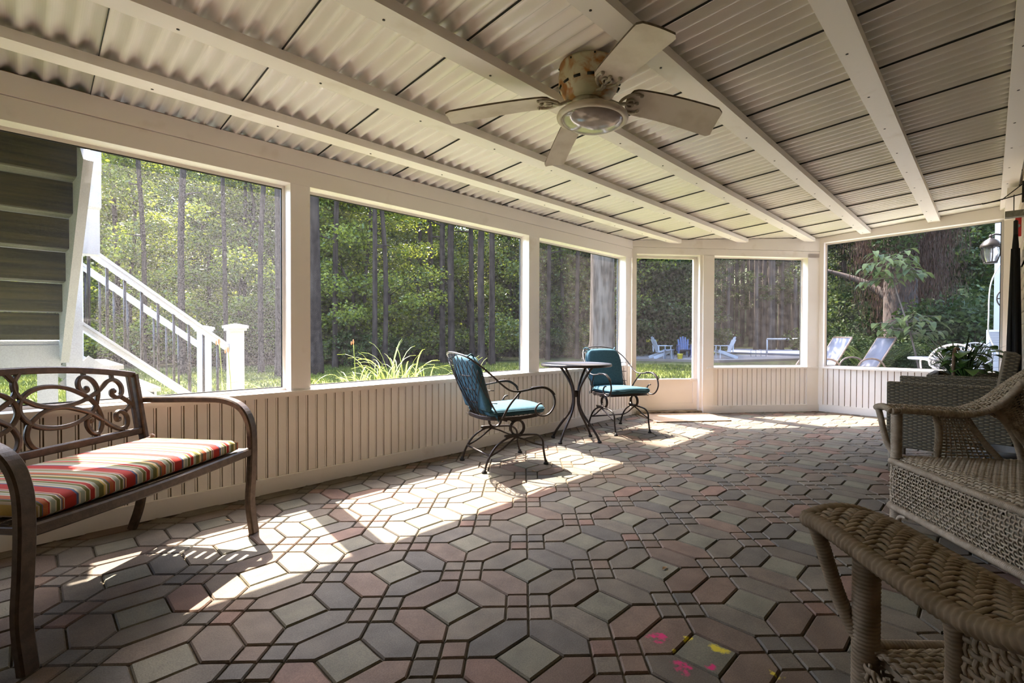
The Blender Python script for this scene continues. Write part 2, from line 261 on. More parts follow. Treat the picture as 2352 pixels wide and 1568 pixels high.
# ---------------- mesh helpers ----------------
class MB:
    """collects vertices and faces of ONE mesh object"""
    def __init__(s): s.v = []; s.f = []; s.mi = []; s.sm = []; s.n = 0
    def add(s, V, Fc, mi=0, smooth=False):
        V = np.asarray(V, float).reshape(-1, 3); s.v.append(V)
        for fc in Fc: s.f.append([int(i) + s.n for i in fc]); s.mi.append(mi); s.sm.append(smooth)
        s.n += len(V); return s
    def box(s, c, d, rz=0.0, mi=0, rx=0.0, ry=0.0):
        V = np.array([(x * d[0] / 2, y * d[1] / 2, z * d[2] / 2) for x in (-1, 1) for y in (-1, 1) for z in (-1, 1)])
        if rx or ry or rz:
            R = np.array((Matrix.Rotation(rz, 3, 'Z') @ Matrix.Rotation(ry, 3, 'Y') @ Matrix.Rotation(rx, 3, 'X'))); V = V @ R.T
        return s.add(V + np.array(c), [(0, 1, 3, 2), (4, 6, 7, 5), (0, 4, 5, 1), (2, 3, 7, 6), (0, 2, 6, 4), (1, 5, 7, 3)], mi)
    def b2(s, p, q, mi=0):
        p = np.array(p, float); q = np.array(q, float); return s.box((p + q) / 2, np.abs(q - p), mi=mi)
    def beam(s, a, b, wd, ht, mi=0, up=(0, 0, 1)):
        """rectangular bar from a to b; wd across, ht along up"""
        a = np.array(a, float); b = np.array(b, float); t = b - a; t /= np.linalg.norm(t)
        sd = np.cross(t, up); sd /= np.linalg.norm(sd); u = np.cross(sd, t)
        V = [e + sd * x * wd / 2 + u * y * ht / 2 for e in (a, b) for x, y in ((-1, -1), (1, -1), (1, 1), (-1, 1))]
        return s.add(V, [(0, 1, 2, 3), (7, 6, 5, 4), (0, 4, 5, 1), (1, 5, 6, 2), (2, 6, 7, 3), (3, 7, 4, 0)], mi)
    def prism(s, poly, z0, z1, mi=0):
        n = len(poly); V = [(x, y, z0) for x, y in poly] + [(x, y, z1) for x, y in poly]
        return s.add(V, [tuple(range(n))[::-1], tuple(range(n, 2 * n))] + [(i, (i + 1) % n, n + (i + 1) % n, n + i) for i in range(n)], mi)
    def sweep(s, pts, prof, closed=False, mi=0, smooth=True, up=(0, 0, 1), scale=None, caps=True):
        """profile (list of (side, up)) swept along pts with a fixed up hint"""
        P = np.asarray(pts, float); n = len(P)
        T = np.roll(P, -1, 0) - np.roll(P, 1, 0)
        if not closed: T[0] = P[1] - P[0]; T[-1] = P[-1] - P[-2]
        T /= np.linalg.norm(T, axis=1)[:, None] + 1e-12
        U = np.asarray(up, float)
        if U.ndim == 1:
            # parallel transport
            N0 = np.cross(T[0], U)
            if np.linalg.norm(N0) < .2: N0 = np.cross(T[0], (1, 0.1, 0))
            N0 /= np.linalg.norm(N0); Ns = [N0]
            for i in range(1, n):
                q = Ns[-1] - T[i] * np.dot(Ns[-1], T[i]); Ns.append(q / (np.linalg.norm(q) + 1e-12))
            S = np.array(Ns); Uv = np.cross(S, T)
        else:
            S = np.cross(T, U); S /= np.linalg.norm(S, axis=1)[:, None] + 1e-12; Uv = np.cross(S, T)
        pr = np.asarray(prof, float); k = len(pr)
        sc = np.ones(n) if scale is None else np.asarray(scale, float)
        V = P[:, None, :] + sc[:, None, None] * (S[:, None, :] * pr[None, :, 0:1] + Uv[:, None, :] * pr[None, :, 1:2])
        Fc = []
        m = n if closed else n - 1
        for i in range(m):
            a = i * k; b = ((i + 1) % n) * k
            for j in range(k): Fc.append((a + j, a + (j + 1) % k, b + (j + 1) % k, b + j))
        if not closed and caps: Fc.append(tuple(range(k))[::-1]); Fc.append(tuple((n - 1) * k + j for j in range(k)))
        return s.add(V.reshape(-1, 3), Fc, mi, smooth)
    def tube(s, pts, r, n=8, closed=False, mi=0, scale=None):
        return s.sweep(pts, [(r * math.cos(2 * PI * i / n), r * math.sin(2 * PI * i / n)) for i in range(n)], closed, mi, True, scale=scale)
    def lathe(s, prof, n=24, c=(0, 0, 0), mi=0, smooth=True, axis=None):
        V = []; k = len(prof)
        for i in range(n):
            a = 2 * PI * i / n
            for r, z in prof: V.append((r * math.cos(a), r * math.sin(a), z))
        V = np.array(V)
        if axis is not None:
            q = Vector((0, 0, 1)).rotation_difference(Vector(axis)).to_matrix(); V = V @ np.array(q).T
        V = V + np.array(c)
        Fc = [(i * k + j, ((i + 1) % n) * k + j, ((i + 1) % n) * k + j + 1, i * k + j + 1) for i in range(n) for j in range(k - 1)]
        return s.add(V, Fc, mi, smooth)
    def ball(s, c, r, n=12, m=8, mi=0, sc=(1, 1, 1)):
        V = [(0, 0, 1)] + [(math.sin(PI * j / m) * math.cos(2 * PI * i / n), math.sin(PI * j / m) * math.sin(2 * PI * i / n), math.cos(PI * j / m)) for j in range(1, m) for i in range(n)] + [(0, 0, -1)]
        V = np.array(V) * np.array(sc) * r + np.array(c)
        Fc = [(0, 1 + i, 1 + (i + 1) % n) for i in range(n)]
        for j in range(m - 2):
            for i in range(n): a = 1 + j * n; Fc.append((a + i, a + n + i, a + n + (i + 1) % n, a + (i + 1) % n))
        e = 1 + (m - 1) * n; a = 1 + (m - 2) * n
        Fc += [(a + i, e, a + (i + 1) % n) for i in range(n)]
        return s.add(V, Fc, mi, True)
    def build(s, name, mat, parent=None, loc=None):
        me = bpy.data.meshes.new(name); V = np.concatenate(s.v) if s.v else np.zeros((0, 3))
        me.from_pydata(V.tolist(), [], s.f)
        for m_ in (mat if isinstance(mat, (list, tuple)) else [mat]): me.materials.append(m_)
        me.polygons.foreach_set('material_index', s.mi); me.polygons.foreach_set('use_smooth', s.sm)
        me.update(); o = bpy.data.objects.new(name, me); COL.objects.link(o)
        if parent is not None: o.parent = parent
        if loc is not None: o.location = loc
        return o
def quads(name, V, mats, mi=None, parent=None):
    """fast mesh of separate quads; V shape (n,4,3)"""
    n = len(V); me = bpy.data.meshes.new(name); me.vertices.add(n * 4); me.loops.add(n * 4); me.polygons.add(n)
    me.vertices.foreach_set('co', np.asarray(V, np.float32).reshape(-1)); me.loops.foreach_set('vertex_index', np.arange(n * 4, dtype=np.int32))
    me.polygons.foreach_set('loop_start', np.arange(0, n * 4, 4, dtype=np.int32))
    for m_ in mats: me.materials.append(m_)
    if mi is not None: me.polygons.foreach_set('material_index', np.asarray(mi, np.int32))
    me.update(calc_edges=True); o = bpy.data.objects.new(name, me); COL.objects.link(o)
    if parent is not None: o.parent = parent
    return o
def tag(o, label=None, cat=None, group=None, kind=None):
    if label: o['label'] = label
    if cat: o['category'] = cat
    if group: o['group'] = group
    if kind: o['kind'] = kind
    return o
def empty(name, loc=(0, 0, 0), rz=0.0, label=None, cat=None, group=None, kind=None):
    o = bpy.data.objects.new(name, None); COL.objects.link(o); o.location = loc; o.rotation_euler = (0, 0, rz); o.empty_display_size = .1
    return tag(o, label, cat, group, kind)
def struct(o): o['kind'] = 'structure'; return o
KIDS = {}
def copy_tree(o, parent=None):
    c = o.copy(); COL.objects.link(c); c.parent = parent
    for ch in list(o.children): copy_tree(ch, c)
    return c
def bez(pts, n=8, closed=False):
    """Catmull-Rom through pts"""
    P = [np.array(p, float) for p in pts]
    if closed: P = [P[-1]] + P + [P[0], P[1]]
    else: P = [2 * P[0] - P[1]] + P + [2 * P[-1] - P[-2]]
    out = []
    for i in range(1, len(P) - 2):
        for k in range(n):
            t = k / n
            out.append(.5 * ((2 * P[i]) + (-P[i - 1] + P[i + 1]) * t + (2 * P[i - 1] - 5 * P[i] + 4 * P[i + 1] - P[i + 2]) * t * t + (-P[i - 1] + 3 * P[i] - 3 * P[i + 1] + P[i + 2]) * t ** 3))
    if not closed: out.append(P[-2])
    return np.array(out)
def resample(P, step):
    P = np.asarray(P, float); d = np.r_[0, np.cumsum(np.linalg.norm(np.diff(P, axis=0), axis=1))]
    n = max(3, int(d[-1] / step) + 1); t = np.linspace(0, d[-1], n)
    return np.stack([np.interp(t, d, P[:, k]) for k in range(3)], 1), t
def wrapped(mb, pts, r, pitch=.008, n=9, amp=.10, mi=0, per=4):
    """pole wound with cane: ribbed tube"""
    P, t = resample(pts, pitch / per); sc = 1 + amp * (np.abs(np.sin(PI * t / pitch)) - .5)
    return mb.tube(P, r, n, mi=mi, scale=sc)
def rect(w_, h_, b=0.0):
    x, y = w_ / 2, h_ / 2
    if not b: return [(-x, -y), (x, -y), (x, y), (-x, y)]
    return [(-x + b, -y), (x - b, -y), (x, -y + b), (x, y - b), (x - b, y), (-x + b, y), (-x, y - b), (-x, -y + b)]
def weave(mb, S, nu, nv, wu, wv, h, amp, pat=None, sub=2, mi=0, sec=6, ext=0.0):
    """woven surface S(u,v): nv strands along u and nu strands along v"""
    if pat is None: pat = lambda i, j: 1 if (i + j) % 2 == 0 else -1
    def nrm(u, v):
        e = 1e-3; a = S(u + e, v) - S(u - e, v); b = S(u, v + e) - S(u, v - e); n = np.cross(a, b); return n / (np.linalg.norm(n, axis=-1)[..., None] + 1e-12)
    ang = np.arange(sec) * 2 * PI / sec + PI / sec; ca, sa = np.cos(ang), np.sin(ang)
    def strands(na, nb, alongu, wd):
        # nb strands, each crossing na others
        for j in range(nb):
            c = (j + .5) / nb
            k = np.arange(-sub, na * sub + 1) / sub - .0
            tt = np.clip((k + .5) / na, -ext, 1 + ext)
            sg = np.array([(pat(i, j) if alongu else -pat(j, i)) for i in range(na)], float)
            off = np.interp(tt * na - .5, np.arange(na), sg) * amp
            u = tt if alongu else np.full_like(tt, c); v = np.full_like(tt, c) if alongu else tt
            P = S(u, v); N_ = nrm(u, v); P = P + N_ * off[:, None]
            keep = np.r_[True, np.linalg.norm(np.diff(P, axis=0), axis=1) > 1e-5]; P = P[keep]; N_ = N_[keep]
            T = np.gradient(P, axis=0); T /= np.linalg.norm(T, axis=1)[:, None] + 1e-12
            B = np.cross(T, N_); B /= np.linalg.norm(B, axis=1)[:, None] + 1e-12; Nn = np.cross(B, T)
            V = P[:, None, :] + B[:, None, :] * (wd * ca)[None, :, None] + Nn[:, None, :] * (h * sa)[None, :, None]
            n = len(P); Fc = [(i * sec + q, i * sec + (q + 1) % sec, (i + 1) * sec + (q + 1) % sec, (i + 1) * sec + q) for i in range(n - 1) for q in range(sec)]
            Fc += [tuple(range(sec))[::-1], tuple((n - 1) * sec + q for q in range(sec))]
            mb.add(V.reshape(-1, 3), Fc, mi, True)
    strands(nu, nv, True, wu); strands(nv, nu, False, wv)
    return mb
twill = lambda i, j: 1 if ((i + j) // 2) % 2 == 0 else -1

# ---------------- the place's measures ----------------
D = 3.22; C1 = np.array((5.40, 3.22)); C2 = np.array((7.45, 1.62)); XB = -1.35; YR = -0.20; YN = -1.30
E = (C2 - C1) / np.linalg.norm(C2 - C1); LN = float(np.linalg.norm(C2 - C1)); EN = np.array((-E[1], E[0]))    # EN points outwards
RZ = math.atan2(E[1], E[0])
def roofz(y): return 2.205 + 0.062 * (D - y)
GZ = -0.06
# ================= SETTING =================
def inset(poly, d):
    n = len(poly); out = []
    for i in range(n):
        a = np.array(poly[i - 1]); b = np.array(poly[i]); c = np.array(poly[(i + 1) % n])
        e1 = (b - a) / np.linalg.norm(b - a); e2 = (c - b) / np.linalg.norm(c - b)
        n1 = np.array((-e1[1], e1[0])); n2 = np.array((-e2[1], e2[0]))
        k = 1 + n1 @ n2; out.append(b + (n1 + n2) * d / k)
    return out
def inside(x, y, m=0.0):
    if y > D + .02 or y < YN or x < XB: return False
    if x > C2[0] + .02: return False
    return (np.array((x, y)) - C1) @ EN < .03
def build_floor():
    LX, LY, X0, Y0 = .405, .383, .69, .625
    s, c = .19, .293
    V = []; Fc = []; MI = []; colr = []
    base = [((.30, .285, .235), 'sq')]
    pal = [(.222, .155, .122), (.228, .172, .138), (.202, .162, .132), (.178, .150, .132), (.238, .158, .122), (.210, .170, .138), (.218, .180, .148), (.172, .148, .132), (.228, .186, .152)]
    rnd = random.Random(5)
    def paver(poly, col):
        area = sum(poly[i - 1][0] * poly[i][1] - poly[i][0] * poly[i - 1][1] for i in range(len(poly)))
        if area < 0: poly = poly[::-1]
        n = len(poly); o1 = inset(poly, .0030); o2 = inset(poly, .0075); b = len(V)
        dz = rnd.uniform(-.0018, .0); tx, ty = rnd.uniform(-.008, .008), rnd.uniform(-.008, .008)
        cx = sum(p[0] for p in poly) / n; cy = sum(p[1] for p in poly) / n
        for p in o1: V.append((p[0], p[1], -.014))
        for p in o1: V.append((p[0], p[1], -.0052 + dz + tx * (p[0] - cx) + ty * (p[1] - cy)))
        for p in o2: V.append((p[0], p[1], dz + tx * (p[0] - cx) + ty * (p[1] - cy)))
        Fc.append([b + 2 * n + i for i in range(n)]); colr.append(col)
        for i in range(n):
            j = (i + 1) % n
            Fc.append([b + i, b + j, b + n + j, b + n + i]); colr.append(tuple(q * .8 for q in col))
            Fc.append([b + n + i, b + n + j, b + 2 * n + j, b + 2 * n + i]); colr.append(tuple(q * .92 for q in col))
    for i in range(-7, 19):
        for j in range(-6, 8):
            def T(P): return [(X0 + (i + x) * LX, Y0 + (j + y) * LY) for x, y in P]
            def put(P, kind):
                Q = T(P); cx = sum(p[0] for p in Q) / len(Q); cy = sum(p[1] for p in Q) / len(Q)
                if not inside(cx, cy): return
                K_ = .67
                if kind == 'sq': k = rnd.uniform(.88, 1.08); col = (.250 * k, .225 * k, .176 * k)
                else:
                    col = rnd.choice(pal); k = rnd.uniform(.88, 1.12); col = tuple(q * k for q in col)
                    if rnd.random() < .07: col = (.275, .165, .13)
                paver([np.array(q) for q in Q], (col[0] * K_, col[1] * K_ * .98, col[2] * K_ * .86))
            put([(-s, -s), (s, -s), (s, s), (-s, s)], 'sq')
            h = .5
            hx = [(s, s), (h - c / 2, h - c / 2), (h, h - c), (h, -(h - c)), (h - c / 2, -(h - c / 2)), (s, -s)]
            put(hx, 'h'); put([(1 - x, y) for x, y in hx], 'h')
            put([(y, x) for x, y in hx], 'h'); put([(y, 1 - x) for x, y in hx], 'h')
            m = c / 2
            for a, b in ((0, 0), (1, 0), (0, 1), (1, 1)):
                # block diamond split into four
                q = lambda u, v: (h + (u - v) * m, h + (u + v - 2) * m)
                put([q(a, b), q(a + 1, b), q(a + 1, b + 1), q(a, b + 1)], 'b')
    nb = len(V); V += [(XB - .1, YN - .1, -.0105), (C2[0] + .1, YN - .1, -.0105), (C2[0] + .1, C2[1], -.0105), (C1[0] + .05, C1[1] + .06, -.0105), (XB - .1, D + .06, -.0105)]
    Fc.append([nb, nb + 1, nb + 2, nb + 3, nb + 4])
    me = bpy.data.meshes.new('floor'); me.from_pydata([tuple(map(float, v)) for v in V], [], Fc)
    me.materials.append(paver_mat()); me.materials.append(grout)
    mi = [0] * (len(Fc) - 1) + [1]; me.polygons.foreach_set('material_index', mi)
    ca = me.color_attributes.new('Col', 'FLOAT_COLOR', 'CORNER'); data = []
    for p, cc in zip(me.polygons, colr + [(.2, .15, .1)]): data += [cc[0], cc[1], cc[2], 1.0] * p.loop_total
    ca.data.foreach_set('color', data); me.update()
    return struct(tag(bpy.data.objects.new('floor', me)))
COL.objects.link(build_floor())
gb = MB(); gb.prism([(XB - .12, YN - .12), (C2[0] + .12, YN - .12), (C2[0] + .12, C2[1] + .08), (C1[0] + .07, D + .12), (XB - .12, D + .12)], -.30, -.0150)
struct(gb.build('floor_slab', potm))

# ground outside
g = MB(); n = 40
xs = np.linspace(-60, 90, n); ys = np.linspace(-40, 90, n)
HG = lambda x, y: GZ + .35 * max(0, (math.hypot(x, y) - 24) / 30) + .30 * max(0, math.hypot(x, y) - 46)
V = [(x, y, HG(x, y)) for x in xs for y in ys]
g.add(V, [(i * n + j, (i + 1) * n + j, (i + 1) * n + j + 1, i * n + j + 1) for i in range(n - 1) for j in range(n - 1)])
struct(g.build('ground', groundm))

def wall_frame(P, e, z0, z1): pass
def panel(mb, o, e, nn, s0, s1, z0, z1, t0, t1, mi=0):
    """box in a wall: s along e, thickness t0..t1 along nn (outwards), from point o"""
    o = np.array(o, float); e = np.array(e, float); nn = np.array(nn, float)
    V = [(*(o + e * s + nn * t), z) for s in (s0, s1) for t in (t0, t1) for z in (z0, z1)]
    mb.add(V, [(0, 1, 3, 2), (4, 6, 7, 5), (0, 4, 5, 1), (2, 3, 7, 6), (0, 2, 6, 4), (1, 5, 7, 3)], mi)
def beadboard(mb, o, e, nn, s0, s1, z0, z1, pitch, bead=True):
    panel(mb, o, e, nn, s0, s1, z0, z1, .030, .09, 1)
    s = s0 + .001
    while s < s1 - .01:
        q = min(s + pitch, s1)
        if bead:
            panel(mb, o, e, nn, s + .0030, q - .0135, z0, z1, .016, .032, 0)
            panel(mb, o, e, nn, q - .0098, q - .0030, z0, z1, .019, .032, 0)
        else: panel(mb, o, e, nn, s + .0042, q - .0042, z0, z1, .016, .032, 0)
        s = q
# wall_left: knee wall
SL = .635
kn = MB(); o0 = (XB, D); eX = (1, 0); nY = (0, 1); LW = C1[0] - XB
beadboard(kn, o0, eX, nY, 0, LW, .09, SL - .02, .0635)
panel(kn, o0, eX, nY, -.1, LW + .02, -.02, SL - .02, .09, .125, 0)
wl = struct(kn.build('wall_left', [paint, groove]))
b = MB(); panel(b, o0, eX, nY, 0, LW, -.004, .094, -.004, .018); struct(b.build('baseboard_left', paint_d))
b = MB(); panel(b, o0, eX, nY, -.1, 5.27 - XB, SL - .02, SL, -.018, .14); panel(b, o0, eX, nY, 0, 5.27 - XB, SL - .036, SL - .02, .008, .02); struct(b.build('trim_1', paint_d))
# posts of the screened wall
POSTS = [(-1.45, -1.30), (1.205, 1.332), (3.482, 3.636), (5.258, 5.40)]
k = 2
for a, c in POSTS:
    p = MB(); panel(p, (0, D), eX, nY, a, c, SL - .0, 2.0, .004, .125); struct(p.build('trim_%d' % k, paint_d)); k += 1
# header of the screened wall
hd = MB(); panel(hd, (0, D), eX, nY, XB - .1, C1[0], 1.985, 2.098, 0, .125); panel(hd, (0, D), eX, nY, XB - .1, C1[0] + .01, 2.101, 2.205, -.007, .125)
struct(hd.build('trim_%d' % k, paint_d)); k += 1
fa = MB(); panel(fa, (0, D), eX, nY, XB - .1, C1[0] + .15, 2.13, 2.188, .235, .258); struct(fa.build('trim_%d' % k, ext_white)); k += 1   # outer fascia at the eave

def window(name, o, e, nn, s0, s1, z0, z1, t, scr, z1b=None, dark=True):
    """screen panel: frame + mesh; z1b = top height at s1 when sloping"""
    root = bpy.data.objects.new(name, None); COL.objects.link(root); struct(root)
    z1b = z1 if z1b is None else z1b; fr = MB(); w_ = .018
    o = np.array(o, float); e = np.array(e, float); nn = np.array(nn, float)
    P = lambda s, z, tt: (*(o + e * s + nn * tt), z)
    cs = [(s0, z0), (s1, z0), (s1, z1b), (s0, z1)]; ci = [(s0 + w_, z0 + w_), (s1 - w_, z0 + w_), (s1 - w_, z1b - w_), (s0 + w_, z1 - w_)]
    V = [P(a, b_, t) for a, b_ in cs] + [P(a, b_, t) for a, b_ in ci] + [P(a, b_, t + .02) for a, b_ in cs] + [P(a, b_, t + .02) for a, b_ in ci]
    Fc = []
    for i in range(4):
        j = (i + 1) % 4; Fc += [(i, j, 4 + j, 4 + i), (8 + i, 12 + i, 12 + j, 8 + j), (4 + i, 4 + j, 12 + j, 12 + i), (i, 8 + i, 8 + j, j)]
    fr.add(V, Fc); fr.build('window_frame', paint, root)
    dk = MB(); q = w_ - .0; r_ = w_ + .006; cj = [(s0 + r_, z0 + r_), (s1 - r_, z0 + r_), (s1 - r_, z1b - r_), (s0 + r_, z1 - r_)]
    V = [P(a, b_, t + .004) for a, b_ in ci] + [P(a, b_, t + .004) for a, b_ in cj]
    V += [P(a, b_, t + .014) for a, b_ in ci] + [P(a, b_, t + .014) for a, b_ in cj]
    dk.add(V, Fc); dk.build('screen_spline', darkstrip, root)
    sc = MB(); sc.add([P(a, b_, t + .009) for a, b_ in cj], [(0, 1, 2, 3)]); sc.build('insect_screen', scr, root)
    return root
window('window_1', (0, D), eX, nY, -1.30, 1.205, SL, 1.985, .100, scr1)
window('window_2', (0, D), eX, nY, 1.332, 3.482, SL, 1.985, .100, scr2)
window('window_3', (0, D), eX, nY, 3.636, 5.258, SL, 1.985, .100, scr3)

# door wall (cut corner)
SD = .59
s_jamb0, s_jamb1, s_w0, s_w1 = .06, .955, 1.11, 2.435
kn = MB(); panel(kn, C1, E, EN, s_jamb1 + .005, s_w0 - .0, 0, 2.05, 0.0, .13)     # post between door and window
panel(kn, C1, E, EN, 0, s_jamb0, 0, 2.05, 0.0, .13); panel(kn, C1, E, EN, s_w1, LN, 0, 2.10, 0, .13)
beadboard(kn, C1, E, EN, s_w0 - .07, s_w1 + .05, .09, SD - .02, .0685, False)
panel(kn, C1, E, EN, s_w0, s_w1, 0, SD - .02, .09, .13, 0)
struct(kn.build('wall_far', [paint, groove]))
b = MB(); panel(b, C1, E, EN, s_jamb1 + .003, LN + .01, -.004, .09, -.016, .016); struct(b.build('baseboard_far', paint_d))
b = MB(); panel(b, C1, E, EN, s_jamb1 + .06, LN, SD - .02, SD, -.014, .14); struct(b.build('trim_%d' % k, paint)); k += 1
# header over door and window, upper board follows the roof
hb = MB(); panel(hb, C1, E, EN, 0, LN, 2.04, 2.125, 0, .13)
zA, zB = roofz(C1[1]) + .004, roofz(C2[1]) + .004
V = []
for s in (0, LN):
    for t in (-.008, .13):
        pt = C1 + E * s + EN * t
        for z in (2.128, roofz(C1[1] + E[1] * s) + .0): V.append((pt[0], pt[1], z))
hb.add(V, [(0, 1, 3, 2), (4, 6, 7, 5), (0, 4, 5, 1), (2, 3, 7, 6), (0, 2, 6, 4), (1, 5, 7, 3)])
struct(hb.build('trim_%d' % k, paint_d)); k += 1
window('window_4', C1, E, EN, s_w0, s_w1, SD, 2.04, .100, scr3)

# door_1: screen door
dr = bpy.data.objects.new('door_1', None); COL.objects.link(dr); struct(dr)
f = MB(); t0, t1 = .085, .12; a, c = s_jamb0, s_jamb1 - .03
panel(f, C1, E, EN, a, a + .018, .03, 2.03, t0, t1); panel(f, C1, E, EN, c - .055, c, .03, 2.03, t0, t1)
panel(f, C1, E, EN, a, c, 2.00, 2.03, t0, t1); panel(f, C1, E, EN, a, c, .395, .44, t0, t1); panel(f, C1, E, EN, a, c, .03, .12, t0, t1)
f.build('door_frame', paint_d, dr)
f = MB(); panel(f, C1, E, EN, a + .015, c - .05, .115, .40, t0 + .010, t1 - .008); f.build('kick_panel', paint_d, dr)
f = MB(); panel(f, C1, E, EN, a + .018, c - .055, .44, 2.00, t0 + .014, t0 + .015); f.build('insect_screen', scr2, dr)
f = MB(); panel(f, C1, E, EN, a + .0, c, .424, .436, t0 - .012, t0); panel(f, C1, E, EN, c - .10, c - .06, .414, .446, t0 - .016, t0); f.build('push_bar', paint, dr)
f = MB(); panel(f, C1, E, EN, a + .002, a + .012, 1.18, 1.22, t0 - .02, t0); f.build('handle', black_met, dr)
f = MB(); panel(f, C1, E, EN, s_jamb0 - .02, s_jamb1 + .0, -.004, .028, .0, .12); struct(f.build('threshold', brassy))
f = MB(); panel(f, C1, E, EN, s_jamb1 - .03, s_jamb1 + .006, .03, 2.04, .02, .13); struct(f.build('trim_%d' % k, paint)); k += 1

# far end wall
o2 = (C2[0], C2[1]); eY = (0, -1); nX = (1, 0); LE = C2[1] - YR
kn = MB(); beadboard(kn, o2, eY, nX, .04, LE - .02, .09, SD - .02, .0632, False); panel(kn, o2, eY, nX, 0, LE, 0, SD - .02, .09, .125)
panel(kn, o2, eY, nX, 0, .05, 0, roofz(C2[1]), 0, .125)
panel(kn, o2, eY, nX, LE - .10, LE, 0, 2.30, 0, .125)
struct(kn.build('wall_front', [paint, groove]))
b = MB(); panel(b, o2, eY, nX, -.005, LE - .1, -.004, .09, -.012, .016); struct(b.build('baseboard_front', paint_d))
b = MB(); panel(b, o2, eY, nX, 0, LE - .1, SD - .02, SD, -.014, .14); struct(b.build('trim_%d' % k, paint)); k += 1
hb = MB()
V = [(C2[0] + t, y, z) for y in (C2[1], YR) for t in (-.006, .125) for z in (2.237 + (C2[1] - y) * .024, roofz(y) + .002)]
hb.add(V, [(0, 1, 3, 2), (4, 6, 7, 5), (0, 4, 5, 1), (2, 3, 7, 6), (0, 2, 6, 4), (1, 5, 7, 3)]); struct(hb.build('trim_%d' % k, paint)); k += 1
window('window_5', o2, eY, nX, .05, LE - .10, SD, 2.237, .100, screen_mat('insect_screen_fine', .01, .04, 6), z1b=2.237 + .024 * (LE - .1))

# roof: corrugated sheets
def build_ceiling():
    mb = MB(); pit = .575 / 7; x = .23 - .575 * 3; pn = 0; A = .0155
    while x < C2[0] + .18:
        xs = np.arange(0, 7 * 12 + 7) / 12 * pit + x   # overlaps the next sheet a little
        xs = xs[xs <= C2[0] + .2]
        if len(xs) < 3: break
        V = []
        for q in xs:
            ph = 2 * PI * (q - x) / pit; dz = A * (1 - math.cos(ph)) + .009 * (q - x) / .575
            ym = D + .26
            d_ = (np.array((q, 0)) - C1) @ EN; ydiag = (.17 - d_) / EN[1]
            ym = min(ym, ydiag)
            for y in (YN - .1, ym): V.append((q, y, roofz(y) + dz))
        Fc = [(2 * i, 2 * i + 1, 2 * i + 3, 2 * i + 2) for i in range(len(xs) - 1)]
        mb.add(V, Fc, 0, True)
        xq = x - .0012; zq = -.003; d_ = (np.array((xq, 0)) - C1) @ EN; ym = min(D + .26, (.17 - d_) / EN[1])
        mb.add([(xq, YN - .1, roofz(YN - .1) + zq), (xq, ym, roofz(ym) + zq), (xq, ym, roofz(ym) + zq + .010), (xq, YN - .1, roofz(YN - .1) + zq + .010)], [(0, 1, 2, 3)], 1)  # dark strip along the seam, standing in for its shadow gap
        x += .575
    o = mb.build('ceiling', [roofm, darkstrip]); md = o.modifiers.new('thickness', 'SOLIDIFY'); md.thickness = .0022; md.offset = 1
    return struct(o)
build_ceiling()
# unseen upper balcony deck, its edge set to shade the house-side roof
dk_ = MB(); dk_.b2((XB - .3, YN - .2, 2.80), (7.7, 1.98, 2.95)); struct(dk_.build('shade_deck', wood_lt))
# purlins
for yb in (2.85, 2.285, 1.70, 1.115, .47, -.12):
    xe = C2[0]
    if yb > C2[1]: xe = C1[0] + (C1[1] - yb) / (-E[1]) * E[0]
    pz = roofz(yb) - .002; p = MB(); wd = .108
    p.b2((XB - .1, yb - wd / 2, pz - .045), (xe + .0, yb + wd / 2, pz))
    for q in np.arange(.4, xe, .575 / 1.0):
        p.lathe([(0, -.002), (.006, -.002), (.006, .0)], 8, (q + .03, yb + .02, pz - .045), 1)
    struct(p.build('trim_%d' % k, [paint_d, iron])); k += 1
# rust-brown closure strip and debris seen over the header
cl = MB(); cl.b2((XB, D + .03, 2.203), (C1[0], D + .05, 2.222)); struct(cl.build('trim_%d' % k, rust_edge)); k += 1

# house wall with lap siding (steps back near the camera) and the wall behind the camera
def siding(mb, a, b_, z0, z1, face, exp_=.10, mi=0):
    """lapped boards between points a and b (xy), face = direction the boards face"""
    a = np.array(a, float); b_ = np.array(b_, float); nn = np.array(face, float); z = z0
    while z < z1 - .01:
        zt = min(z + exp_, z1)
        V = [(*(p + nn * t), zz) for p in (a, b_) for t, zz in ((-.02, z), (.016, z), (.004, zt), (-.02, zt))]
        mb.add(V, [(0, 1, 2, 3), (7, 6, 5, 4), (0, 4, 5, 1), (1, 5, 6, 2), (2, 6, 7, 3), (3, 7, 4, 0)], mi); z = zt
s_ = MB(); siding(s_, (5.32, YR), (7.56, YR), .0, 4.2, (0, 1)); siding(s_, (5.32, YN), (5.32, YR), 0, 4.2, (-1, 0)); siding(s_, (XB, YN), (5.32, YN), 0, 4.2, (0, 1))
s_.b2((5.32, YR - .14, 0), (7.56, YR - .02, 4.2)); s_.b2((XB, YN - .14, 0), (5.4, YN - .02, 4.2))
struct(s_.build('wall_right', siding_in))
s_ = MB(); siding(s_, (7.57, YR), (14.5, YR), GZ, 5.5, (0, 1)); s_.b2((7.57, YR - .14, GZ), (14.5, YR - .02, 5.5)); struct(s_.build('wall_outside', siding_out))
s_ = MB(); siding(s_, (XB, YN), (XB, D + .1), 0, 4.2, (1, 0)); s_.b2((XB - .14, YN - .1, 0), (XB - .02, D + .1, 4.2)); struct(s_.build('wall_back', siding_in))
s_ = MB(); s_.b2((C2[0] - .02, YR, .0), (C2[0] + .12, YR + .10, 2.40)); struct(s_.build('trim_%d' % k, paint)); k += 1
s_ = MB(); s_.b2((6.2, YR + .0, 2.25), (7.5, YR + .10, 2.33)); struct(s_.build('trim_%d' % k, paint)); k += 1
